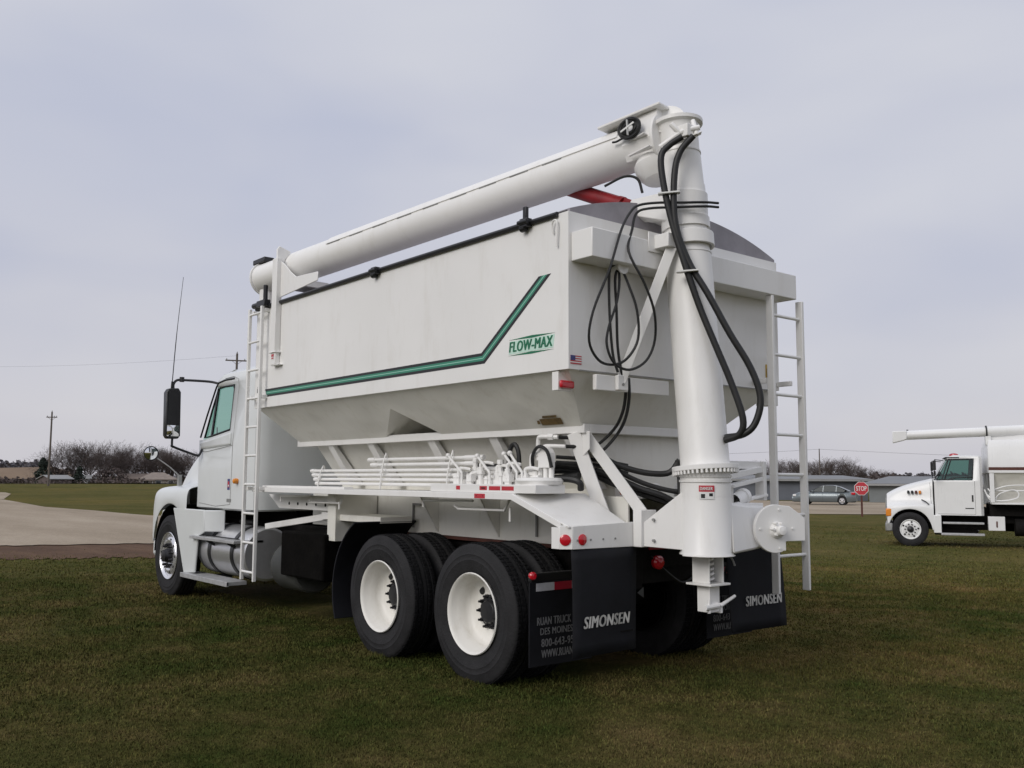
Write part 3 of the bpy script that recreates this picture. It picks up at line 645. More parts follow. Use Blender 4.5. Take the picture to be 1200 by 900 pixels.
hose([(-.40, .84, 1.57), (-.50, .75, 1.58), (-.65, .60, 1.56), (-.77, .49, 1.49), (-.91, .36, 1.42), (-1.13, .18, 1.33)], .024, 8)
hose([(-1.19, .23, 1.66), (-1.20, .22, 1.53), (-1.20, .22, 1.36)], .020, 8)
hose([(.35, .90, 1.62), (.0, .86, 1.60), (-.2, .84, 1.54), (-.4, .80, 1.52), (-.70, .76, 1.54)], .026, 8)
hose([(-.05, .90, 1.52), (-.06, .90, 1.72), (-.10, .89, 1.785), (-.145, .88, 1.72), (-.155, .88, 1.52)], .019, 8)
hose([(-.40, .95, 1.58), (-.44, .99, 1.69), (-.52, 1.0, 1.755), (-.60, .99, 1.72), (-.63, .97, 1.60)], .013, 8)
hose([(-.60, .90, 1.825), (-.68, .72, 1.815), (-.72, .60, 1.75), (-.80, .52, 1.62)], .014, 8); hose([(-.66, .89, 1.757), (-.70, .70, 1.75), (-.74, .58, 1.70), (-.84, .48, 1.57)], .014, 8)
hose([(-.58, .88, 1.68), (-.72, .60, 1.66), (-.85, .40, 1.62)], .014, 8); hose([(-.58, .88, 1.64), (-.72, .60, 1.62), (-.85, .40, 1.56)], .014, 8)
hose([(-.60, .92, 1.52), (-.74, .88, 1.515), (-.80, .85, 1.49), (-.79, .83, 1.44)], .024, 8)
hose([(-.82, .60, 3.74), (-.95, .52, 3.80), (-1.04, .47, 3.77), (-1.07, .45, 3.66)], .0105, 8)
# hose manifold on column head
b = MB(); b.path([(-1.36, .58, 3.90), (-1.42, .545, 3.94), (-1.50, .49, 4.0), (-1.58, .40, 4.03)], .022, 8); b.bb(-1.55, -1.45, .40, .50, 3.96, 4.05); b.tube((-1.49, .50, 3.98), (-1.44, .55, 4.06), .02, n=8); b.tube((-1.57, .42, 3.97), (-1.52, .40, 4.10), .018, n=8)
b.loft([[(-1.36, .56, 3.88), (-1.40, .60, 3.88), (-1.60, .40, 3.99), (-1.56, .36, 3.99)], [(-1.36, .56, 3.89), (-1.40, .60, 3.89), (-1.60, .40, 4.00), (-1.56, .36, 4.00)]])
b.build('hose_fitting', 'white', colu, .004)

# ---------------- ladders
def ladder(x_or_y, rails, z0, z1, rungs, axis):
    b = MB()
    for r in rails:
        if axis == 'x': b.bb(x_or_y-.032, x_or_y+.032, r-.015, r+.015, z0, z1)
        else: b.bb(r-.016, r+.016, x_or_y-.018, x_or_y+.018, z0, z1)
    L = b.build('ladder', 'white', T, .005)
    for z in rungs:
        b = MB()
        if axis == 'x': b.tube((x_or_y, rails[0], z), (x_or_y, rails[1], z), .0135, n=12)
        else: b.tube((rails[0], x_or_y, z), (rails[1], x_or_y, z), .0135, n=12)
        b.build('rung', 'white', L)
    return L
LR = ladder(-1.262, (-.855, -1.275), .62, 3.015, [2.86-.325*i for i in range(7)], 'x')
b = MB(); b.bb(-1.22, -1.06, -1.28, -.84, 1.13, 1.16); b.bb(-1.285, -1.235, -1.21, -1.03, 1.05, 1.22); b.bb(-1.22, -1.085, -.87, -.84, 2.30, 2.34); b.bb(-1.22, -1.085, -1.21, -1.18, 2.30, 2.34); each(b, 'standoff', 'white', LR, .004)
b = MB(); b.bb(-1.20, -1.09, -1.0, -.96, 3.226, 3.236); b.build('top_pad', 'white', LR)
LL = ladder(1.30, (3.66, 3.97), .43, 3.36, [.52+.308*i for i in range(10)], 'y')
b = MB()
for z in (1.38, 2.36, 3.30): b.bb(3.64, 3.68, 1.20, 1.28, z, z+.04); b.bb(3.93, 3.958, 1.20, 1.28, z, z+.04)
each(b, 'standoff', 'white', LL, .004)
b = MB(); b.bb(3.80, 3.84, 1.222, 1.245, 2.44, 2.50); b.tube((3.82, 1.24, 2.43), (3.82, 1.24, 2.47), .018, n=8); b.build('tarp_latch', 'plastic', tp)

# ---------------- wheels
def tyre_prof(w, Ro, Ri):
    h = w/2; P = [(-h*.62, Ri), (-h*.80, Ri+.012), (-h*.98, Ri+.07), (-h*1.0, Ri+.105), (-h*1.015, Ri+.11), (-h*1.0, Ri+.115), (-h*.985, Ro-.085), (-h*1.0, Ro-.08), (-h*.965, Ro-.072), (-h*.90, Ro-.03), (-h*.84, Ro-.012), (-h*.78, Ro-.004)]
    gr = [-.5, -.17, .17, .5]
    for g in gr: P += [(h*(g-.06), Ro), (h*(g-.045), Ro-.014), (h*(g+.045), Ro-.014), (h*(g+.06), Ro)]
    P += [(-a, r) for a, r in P[11::-1]]
    return P
def tread_blocks(b, w, Ro, c, n=84):
    h = w/2
    for i in range(n):
        a = 2*math.pi*i/n
        for s in (1, -1):
            for (ya, yb, dr) in ((.57, .77, .003), (.22, .44, .003)):
                P = []
                for aa in (a-.028, a+.028):
                    for (yy, rr) in ((ya*h, Ro+dr+.004 if ya < .7 else Ro+.001), (yb*h, Ro+.004 if ya < .7 else Ro-.055), (yb*h, Ro-.03 if ya < .7 else Ro-.09), (ya*h, Ro-.03)):
                        P.append((aa, yy*s, rr))
                r0 = [(c[0]+r*math.cos(q), c[1]+y, c[2]+r*math.sin(q)) for q, y, r in P]
                b.loft([r0[:4], r0[4:]])
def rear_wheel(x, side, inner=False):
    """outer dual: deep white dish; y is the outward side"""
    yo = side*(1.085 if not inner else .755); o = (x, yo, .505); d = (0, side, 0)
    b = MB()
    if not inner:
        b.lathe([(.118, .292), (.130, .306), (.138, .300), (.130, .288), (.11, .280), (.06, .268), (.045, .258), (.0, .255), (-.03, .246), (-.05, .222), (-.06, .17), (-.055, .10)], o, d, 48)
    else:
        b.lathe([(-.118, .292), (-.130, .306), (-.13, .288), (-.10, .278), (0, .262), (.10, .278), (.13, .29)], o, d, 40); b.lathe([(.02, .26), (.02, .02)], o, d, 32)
    w = b.build('wheel', 'dark' if inner else 'rimwhite', T, ang=50)  # shade under the truck put into the inner rims' black colour
    b = MB(); b.use('tyre'); b.lathe(tyre_prof(.275, .522, .29), o, (0, 1, 0), 72); b.use('tyre2')
    tread_blocks(b, .275, .522, o)
    b.build('tyre', None, w, ang=40)
    if not inner:
        b = MB(); b.lathe([(-.057, .128), (-.05, .125), (-.045, .092), (-.025, .088), (-.015, .078), (-.012, 0)], o, d, 24)
        for i in range(10):
            a = 2*math.pi*i/10; c = Vector((x+.118*math.cos(a), yo-side*.045, .505+.118*math.sin(a))); b.tube(c+Vector((0, side*-.015, 0)), c+Vector((0, side*.012, 0)), .016, n=6); b.tube(c, c+Vector((0, side*.034, 0)), .010, n=6)
        b.build('hub', 'plastic', w)
        b = MB()
        for a in (R(54), R(234)):
            c = Vector((x+.188*math.cos(a), yo-side*.0535, .505+.187*math.sin(a))); b.lathe([(.0, .034), (.001, 0)], c, d, 18)
        each(b, 'hand_hole', 'black', w)
    return w
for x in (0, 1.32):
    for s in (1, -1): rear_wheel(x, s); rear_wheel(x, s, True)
def steer_wheel(side, x=6.60):
    yo = side*1.03; o = (x, yo, .505); d = (0, side, 0)
    b = MB(); b.lathe([(.108, .290), (.122, .304), (.130, .298), (.118, .282), (.09, .272), (.085, .255), (.115, .235), (.125, .20), (.115, .165), (.10, .15), (.10, .02)], o, d, 48)
    w = b.build('wheel', 'chrome', T, ang=50)
    b = MB(); b.lathe(tyre_prof(.27, .522, .29), o, (0, 1, 0), 72); b.build('tyre', 'tyre', w, ang=40)
    b = MB()
    for i in range(10):
        a = 2*math.pi*i/10; c = Vector((x+.216*math.cos(a), yo+side*.119, .505+.216*math.sin(a))); b.lathe([(.003, 0), (.004, .018)], c, d, 12)
    each(b, 'hand_hole', 'black', w)
    b = MB(); b.lathe([(.10, .095), (.15, .09), (.165, .08), (.19, .075), (.20, 0)], o, d, 20)
    for i in range(10):
        a = 2*math.pi*i/10+.3; c = Vector((x+.142*math.cos(a), yo+side*.10, .505+.142*math.sin(a))); b.tube(c, c+Vector((0, side*.05, 0)), .019, n=6); b.tube(c+Vector((0, side*.05, 0)), c+Vector((0, side*.07, 0)), .012, n=6)
    b.build('hub', 'plastic', w)
for s in (1, -1): steer_wheel(s)
# ---------------- chassis
b = MB()
for s in (1, -1): b.bb(-.98, 7.45, s*.43-.04, s*.43+.04, .72, .97)
for x in (-.9, .66, 2.4, 4.0, 5.5): b.bb(x-.05, x+.05, -.39, .39, .75, .95)
for x in (0, 1.32):
    b.tube((x, -.95, .505), (x, .95, .505), .075, n=16); b.ball((x, .0, .505), .21, 16)
b.tube((0, .05, .52), (4.5, 0, .66), .055, n=14)
for s in (1, -1):
    b.loft([[(-.15, s*.46, .70), (-.15, s*.54, .70), (-.15, s*.54, .66), (-.15, s*.46, .66)], [(.66, s*.46, .78), (.66, s*.54, .78), (.66, s*.54, .64), (.66, s*.46, .64)], [(1.47, s*.46, .70), (1.47, s*.54, .70), (1.47, s*.54, .66), (1.47, s*.46, .66)]])
    b.tube((.66, s*.40, .62), (.66, s*.62, .62), .10, n=16)
b.tube((6.6, -.95, .505), (6.6, .95, .505), .06, n=14); b.tube((2.6, -.35, .55), (3.4, -.35, .55), .14, n=20)
b.bb(4.6, 6.9, -.36, .36, .55, 1.12)
b.bb(-.97, -.90, -.62, .62, .86, 1.035)
chas = b.build('chassis', 'dark', T, .006)
M['box_black'] = mat('battery_box_black', (.006, .0055, .005), .95, 0, .5, 7, .3, 25, .05)  # black for the battery box, darker and duller than the chassis
b = MB(); b.bb(2.62, 3.55, .50, 1.06, .50, .96); b.build('battery_box', 'box_black', T, .02)
b = MB()
a0_, a1_ = R(58), R(-22)
rings = []
for i in range(13):
    a = a0_+(a1_-a0_)*i/12; rings.append([(1.32+.72*math.cos(a)*1.12, y, .50+.72*math.sin(a)) for y in (.55, 1.22)]+[(1.32+.735*math.cos(a)*1.12, y, .50+.735*math.sin(a)) for y in (1.22, .55)])
b.loft(rings); b.build('quarter_fender', 'flap', T, .004)
# rear light bar and DOT bar
b = MB(); b.bb(-.72, -.68, .55, 1.24, .80, .86); b.bb(-.70, -.66, .45, .56, .70, .95); b.bb(-.72, -.68, -1.24, -.55, .80, .86); bar_ = b.build('flap_hanger', 'black', T, .006)
b = MB(); b.lathe([(0, .028), (.02, .028), (.03, .02), (.032, 0)], (-.72, 1.235, .845), (-1, .3, 0), 14); b.build('marker_lamp', 'redlens', bar_)
for y0, y1, k in ((1.03, 1.20, 'refl_white'), (.86, 1.03, 'refl_red'), (.78, .86, 'refl_white'), (-1.20, -1.03, 'refl_white'), (-1.03, -.86, 'refl_red')):
    b = MB(); b.bb(-.7255, -.7235, y0, y1, .735, .79); b.build('reflective_tape', k, bar_)
for s in (1, -1):
    b = MB(); b.bb(-.7225, -.712, min(s*.66, s*1.26), max(s*.66, s*1.26), .22, .80); fl = b.build('mud_flap', 'flap', T, .003)
    for i, (t_, w_t) in enumerate((('RUAN TRUCK SALES', .47), ('DES MOINES, IA', .39), ('800-643-9542', .375), ('WWW.RUAN.COM', .425))):
        ylo = (1.19 if s > 0 else -.70)-(.0 if i == 0 else .03+(.01 if i > 1 else 0)); text('flap_lettering', t_, 'faint', fl, (-.7232, ylo, .50-.075*i), (0, -1, 0), (0, 0, 1), .055, w_t, 0, .02, .001)
for s in (1, -1):
    y0, y1 = (.56, 1.19) if s > 0 else (-1.22, -.52)
    b = MB(); pts = []
    g = [[(-1.060+.02*math.sin(3*z+2*y)-.03*(1.04-z), y, z) for y in np.linspace(y0, y1, 8)] for z in np.linspace(1.045, .325, 10)]
    b.loft(g, cap=False, closed=False); fl = b.build('mud_flap', 'flap', T); so = fl.modifiers.new('thick', 'SOLIDIFY'); so.thickness = .008
    ys_ = 1.10 if s > 0 else -.70
    tx_ = text('flap_lettering', 'SIMONSEN', 'letter', fl, (-1.078, ys_, .515), (0, -1, 0), (0, 0, 1), .078, .46, .17, .03, .006)
    for v in tx_.data.vertices: v.co.x = -1.060+.02*math.sin(3*v.co.z+2*v.co.y)-.03*(1.04-v.co.z)-.013
b = MB(); b.bb(-1.078, -1.074, .60, .72, .455, .465); b.build('flap_slot', 'dark', T)
for y in (.24, -1.16):
    b = MB(); b.lathe([(0, .05), (.03, .05), (.045, .035), (.05, 0)], (-.985, y, .905), (-1, .2, 0), 20); b.build('tail_lamp', 'redlens', chas)
b = MB(); b.bb(-.99, -.975, .12, .32, 1.0, 1.035); b.build('reflector', 'refl_red', chas)
b = MB(); b.path([(-.98, .30, .95), (-1.0, .1, .80), (-.99, -.05, .74), (-.98, -.2, .78)], .010, 6); b.path([(-.98, -.30, .95), (-1.02, -.45, .72), (-.99, -.6, .85)], .012, 6); each(b, 'air_line', 'rubber', chas)
b = MB(); b.lathe([(0, .02), (.02, .045), (.022, 0)], (-.985, .43, .70), (-1, 0, 0), 3); b.build('reflector', 'darkgrey', chas)
b = MB(); b.lathe([(0, .07), (.03, .08), (.05, .06), (.055, 0)], (-.80, .33, 1.40), (0, 0, 1), 16); b.build('fill_cap', 'orange', sub)
b = MB(); b.path([(-.90, .30, 1.42), (-.92, .22, 1.47), (-.92, .14, 1.47), (-.90, .10, 1.42)], .014, 8); b.build('grab_handle', 'white', sub)

# ---------------- tanks and steps
for s in (1, -1):
    b = MB(); b.lathe([(0, .0), (0, .28), (.02, .305), (1.33, .305), (1.35, .28), (1.35, 0)], (4.40, s*.80, .645), (1, 0, 0), 40); tk = b.build('fuel_tank', 'alu', T)
    for x in (4.70, 5.36):
        b = MB(); b.lathe([(-.04, .306), (-.04, .316), (.04, .316), (.04, .306)], (x, s*.80, .645), (1, 0, 0), 40, closed=True); b.build('tank_strap', 'plastic', tk)
    if s > 0:
        b = MB(); b.bb(4.40, 5.72, .86, 1.22, .775, .81); us = b.build('upper_step', 'step', T, .004)
        b = MB()
        for y in (.92, 1.0, 1.08): b.bb(4.6, 5.5, y-.02, y+.02, .811, .818)
        each(b, 'step_tread', 'black', us)
        for x in (4.65, 5.25):
            b = MB(); b.bar((x, 1.18, .77), (x-.02, 1.06, .70), .03, .03); b.build('step_bracket', 'black', us)
        b = MB(); b.bb(4.55, 5.98, .98, 1.22, .30, .345); b.bb(4.55, 5.98, 1.19, 1.221, .29, .3445); ls = b.build('lower_step', 'step', T, .004)
        b = MB(); b.bb(5.6, 5.95, .7, 1.05, .26, .30); b.build('step_bracket', 'black', ls)
b = MB(); b.lathe([(0, .10), (.04, .11), (.06, .09), (.065, 0)], (5.10, .72, .945), (0, 0, 1), 18); b.path([(4.9, .70, .97), (4.95, .78, .99), (5.2, .80, .99)], .014, 6); b.build('tank_cap', 'black', T)
b = MB(); b.lathe([(0, 0), (0, .24), (.02, .26), (.55, .26), (.57, .24), (.57, 0)], (3.36, .74, .56), (1, 0, 0), 32); b.build('air_tank', 'darkgrey', T)
# ---------------- cab (day cab, glazed shell with real openings)
def yz(z): return 1.03 if z <= 2.0 else 1.03-.065*((z-2.0)/.85)**1.4
def xp(z): return 6.0 if z <= 1.98 else 6.0-.42*((z-1.98)/.74)
def xw(z): return 5.87 if z <= 1.99 else 5.87-.31*((z-1.99)/.66)
def cab_ring(z, zr=None, inset=0, xpf=None):
    zr = z if zr is None else zr; h = yz(z)-inset; P = []
    half = [((xpf or xp(z))-inset*.8, h, z), (xw(z)-inset*.5, h, z), (5.04+.0*inset, h, zr), (4.50, h, zr), (4.41+inset*.5, h-.035, zr), (4.365+inset*.7, h-.11, zr), (4.35+inset, h-.22, zr)]
    return half+[(x, -y, zz) for x, y, zz in half[::-1]]
b = MB()
levels = [cab_ring(1.13, inset=.03), cab_ring(1.15), cab_ring(1.6), cab_ring(1.985, 2.075), cab_ring(2.35), cab_ring(2.64), cab_ring(2.72), cab_ring(2.79, inset=.03, xpf=5.52), cab_ring(2.84, inset=.10, xpf=5.44), cab_ring(2.87, inset=.30, xpf=5.30)]
rv = b.loft(levels)
b.bm.faces.ensure_lookup_table(); kill = []
for fc in b.bm.faces:
    c = fc.calc_center_median()
    if 1.99 < c.z < 2.645 and 5.05 < c.x < 5.9 and abs(c.y) > .8: kill.append(fc)
    n_ = [v.co.y for v in fc.verts]
    if 1.97 < c.z < 2.70 and max(n_) > .8 and min(n_) < -.8 and c.x > 5.2: kill.append(fc)
bmesh.ops.delete(b.bm, geom=list(set(kill)), context='FACES_ONLY')
cab = b.build('cab', 'cabwhite', T, ang=28)
so = cab.modifiers.new('thick', 'SOLIDIFY'); so.thickness = .03; so.offset = -1
for s in (1, -1):
    b = MB(); ins = .018
    b.poly([(5.04, s*(yz(2.07)-ins), 2.07), (5.87, s*(yz(1.98)-ins), 1.98), (xw(2.35), s*(yz(2.35)-ins), 2.35), (xw(2.645), s*(yz(2.645)-ins), 2.645), (5.04, s*(yz(2.645)-ins), 2.645)])
    b.build('window_pane', 'glass', cab, normals=False)
    b = MB()   # black gasket, quarter-window post, door seam
    q = [(5.06, 2.09), (5.6, 2.03), (5.845, 2.01), (xw(2.35)-.02, 2.35), (xw(2.63)-.02, 2.615), (5.36, 2.63), (5.10, 2.625), (5.06, 2.58), (5.06, 2.09)]
    b.path([(x, s*(yz(z)-.008), z) for x, z in q], .013, 6, smooth=False)
    b.bar((5.63, s*(yz(2.03)-.012), 2.03), (5.56, s*(yz(2.62)-.012), 2.62), .02, .04, (1, 0, 0))
    b.path([(x, s*(yz(z)+.002), z) for x, z in [(5.96, 2.02), (5.80, 2.30), (5.61, 2.64), (5.55, 2.69), (5.36, 2.71), (5.08, 2.71)]], .012, 6, smooth=False)
    b.build('window_gasket', 'plastic', cab)
    b = MB()
    q = [(5.93, 1.20), (5.4, 1.17), (4.98, 1.20), (4.96, 1.6), (4.96, 1.90), (4.93, 2.1), (4.92, 2.6), (4.97, 2.70), (5.10, 2.735), (5.36, 2.73)]
    b.path([(x, s*(yz(z)+.0015), z) for x, z in q], .0035, 5, smooth=False)
    q = [(4.96, 1.90), (5.45, 1.86), (5.86, 1.84), (5.96, 1.93)]
    b.path([(x, s*(yz(z)+.001), z) for x, z in q], .004, 5)
    b.build('door_seam', 'grey', cab)
    b = MB(); b.loft([[(5.0, s*1.030, 1.90), (5.93, s*1.030, 1.86), (5.95, s*1.030, 1.965), (5.0, s*1.030, 2.06)], [(5.02, s*1.048, 1.915), (5.90, s*1.048, 1.885), (5.92, s*1.048, 1.95), (5.02, s*1.048, 2.04)]]); b.build('belt_panel', 'cabwhite', cab, .012)
    b = MB(); b.lathe([(0, .03), (.02, .034), (.05, .028), (.065, .0)], (4.78, s*1.031, 1.475), (0, s, 0), 16); b.build('marker_lamp', 'amber', cab)
b = MB(); b.poly([(5.98, .99, 1.995), (5.98, -.99, 1.995), (5.59, -.96, 2.70), (5.59, .96, 2.70)]); b.build('windshield', 'glass', cab, normals=False)
b = MB(); b.use('blue').bb(5.0, 5.07, 1.0305, 1.032, 1.37, 1.50); b.use('decal_red').bb(5.012, 5.058, 1.0321, 1.0335, 1.40, 1.47); b.use('decal_white').bb(5.02, 5.05, 1.0336, 1.034, 1.41, 1.43); b.use('grey').bb(4.95, 5.08, 1.0305, 1.032, 1.225, 1.265); b.build('door_decal', None, cab)
b = MB(); b.bb(5.62, 5.95, -.95, .95, 1.55, 1.98); b.bb(4.60, 5.05, .15, .75, 1.45, 1.95); b.bb(4.60, 5.05, -.75, -.15, 1.45, 1.95); b.bb(4.55, 4.72, .18, .72, 1.9, 2.25); b.bb(4.55, 4.72, -.72, -.18, 1.9, 2.25)
b.build('cab_interior', 'black', cab, .03)
b = MB(); b.lathe([(0, .21), (.0, .235), (.02, .235), (.02, .21)], (5.55, .45, 1.98), (-.75, 0, .6), 28, closed=True); b.build('steering_wheel', 'plastic', cab)
# hood with flared fenders
secs = []
def hood_sec(x):
    t = (x-6.03)/1.62; zh = 2.04-.10*t-.42*t**2.6; wh = .82-.16*t
    zf = 1.405-.02*t-.30*max(0, (x-7.0)/.65)**2; yo = 1.165-.0*t-.20*max(0, (x-7.05)/.6)**2
    arch = .64**2-(x-6.6)**2
    zl = .53+math.sqrt(arch) if arch > 0 else .62
    zl = min(zl, zf-.05)
    half = [(yo, zl), (yo, max(zl+.02, zf-.10)), (yo-.03, zf-.03), (yo-.10, zf), (wh+.10, zf+.012), (wh+.02, zf+.05), (wh, zf+.16), (wh-.02, zh-.16), (wh-.09, zh-.04), (wh-.22, zh), (.25, zh+.035)]
    return [(x, y, z) for y, z in half]+[(x, -y, z) for y, z in half[::-1]]
xs = [6.03, 6.10, 6.2, 6.3, 6.4, 6.5, 6.6, 6.7, 6.8, 6.9, 7.0, 7.1, 7.18, 7.235, 7.245, 7.35, 7.45, 7.55, 7.62, 7.66]
b = MB(); b.loft([hood_sec(x) for x in xs], cap=False, closed=False); b.poly(hood_sec(7.66))
hood = b.build('hood', 'cabwhite', T, ang=42); so = hood.modifiers.new('thick', 'SOLIDIFY'); so.thickness = .02; so.offset = -1
sd_ = hood.modifiers.new('smooth', 'SUBSURF'); sd_.levels = 1; sd_.render_levels = 2
b = MB(); b.bb(7.45, 7.72, -.98, .98, .42, .66); b.build('front_bumper', 'cabwhite', T, .05)
b = MB(); b.bb(7.655, 7.70, -.52, .52, .78, 1.42)
b.build('grille', 'chrome', hood, .02)
b = MB(); b.bb(5.985, 6.06, -.86, .86, 1.45, 2.02); b.bb(5.99, 6.05, .80, .985, 1.43, 1.95); b.bb(5.99, 6.05, -.985, -.80, 1.43, 1.95); b.build('cowl_seal', 'plastic', cab, .008)
for s in (1, -1):
    b = MB(); rings = []
    for i in range(17):
        a = math.pi*i/16; rings.append([(6.6+.63*math.cos(a), s*y, .53+.63*math.sin(a)) for y in (1.12, .55)])
    b.loft(rings, cap=False, closed=False); b.build('wheel_well', 'dark', hood)
    b = MB()   # skirt behind the front wheel
    P = []
    SK = [(6.46, 1.125), (5.42, 1.125), (5.40, .86), (5.60, .80), (5.66, .36), (6.02, .33)]
    b.loft([[(x, s*1.165, z) for x, z in SK], [(x, s*1.14, z) for x, z in SK]])
    b.loft([[(5.42, s*1.163, 1.124), (5.30, s*1.11, 1.124), (5.22, s*.98, 1.124), (5.25, s*.97, 1.124), (5.33, s*1.09, 1.124), (5.43, s*1.141, 1.124)], [(5.40, s*1.163, .865), (5.30, s*1.11, .865), (5.22, s*.98, .865), (5.25, s*.97, .865), (5.33, s*1.09, .865), (5.41, s*1.141, .865)]])
    b.build('side_skirt', 'cabwhite', T, .012)
    b = MB(); b.bb(6.0, 6.03, s*.86-.02, s*.86+.02, .4, 1.1); b.build('skirt_bracket', 'dark', T)
# mirrors
for s in (1, -1):
    b = MB(); rr = [(1.335, 2.03), (1.36, 1.99), (1.49, 1.99), (1.515, 2.03), (1.525, 2.56), (1.495, 2.61), (1.375, 2.62), (1.345, 2.57)]
    ctr = (1.43, 2.3)
    b.loft([[(5.84, s*y, z) for y, z in rr], [(5.94, s*y, z) for y, z in rr], [(5.985, s*(ctr[0]+(y-ctr[0])*.7), ctr[1]+(z-ctr[1])*.92) for y, z in rr]])
    mir = b.build('mirror', 'plastic', T, .012)
    b = MB(); b.bb(5.832, 5.8385, min(s*1.36, s*1.50), max(s*1.36, s*1.50), 2.17, 2.57); b.build('mirror_glass', 'plastic', mir)
    b = MB(); n = 8
    g = [[(5.833-.02*math.sin(math.pi*i/n)*math.sin(math.pi*j/n), s*(1.36+.145*i/n), 2.02+.135*j/n) for i in range(n+1)] for j in range(n+1)]
    b.loft(g, cap=False, closed=False); b.build('convex_glass', 'mirror', mir, ang=180, normals=False)
    b = MB(); b.path([(5.88, s*1.43, 2.60), (5.88, s*1.43, 2.67), (5.87, s*1.39, 2.72), (5.82, s*1.30, 2.722), (5.68, s*1.06, 2.71), (5.58, s*.955, 2.68)], .016, 8); b.tube((5.85, s*1.34, 2.70), (5.85, s*1.34, 2.76), .03, n=10)
    b.path([(5.88, s*1.42, 2.0), (5.88, s*1.42, 1.92), (5.88, s*1.40, 1.89), (5.88, s*1.12, 1.795), (5.88, s*1.07, 1.80), (5.88, s*1.04, 1.87)], .015, 8)
    b.build('mirror_arm', 'plastic', mir)
    b = MB(); b.lathe([(0, 0), (.002, .03), (.008, .06), (.018, .088)], (7.12, s*1.25, 1.835), (1, -.12*s, .05), 32); hm = b.build('hood_mirror', 'mirror', T, ang=80)
    b = MB(); b.lathe([(.012, .088), (.012, .098), (.03, .098), (.06, .07), (.075, .0)], (7.12, s*1.25, 1.835), (1, -.12*s, .05), 28); b.build('mirror_shell', 'plastic', hm)
    b = MB(); b.path([(7.16, s*1.20, 1.80), (7.05, s*1.03, 1.66), (6.95, s*.93, 1.54)], .009, 6); b.bb(6.92, 6.99, s*.915-.02, s*.915+.02, 1.40, 1.55); b.build('mirror_stalk', 'grey', hm)
b = MB(); b.path([(5.87, 1.455, 2.62), (5.87, 1.42, 3.3), (5.87, 1.365, 4.03)], [.006, .006, .006, .006, .006, .005, .004, .004, .0035, .003, .003], 6); b.lathe([(0, .014), (.12, .012), (.12, 0)], (5.87, 1.457, 2.58), (0, -.04, 1), 8); b.build('antenna', 'black', T)
b = MB(); b.path([(6.02, .80, 2.02), (6.03, .79, 2.10), (6.06, .78, 2.16)], .008, 6); b.build('wiper', 'plastic', cab)

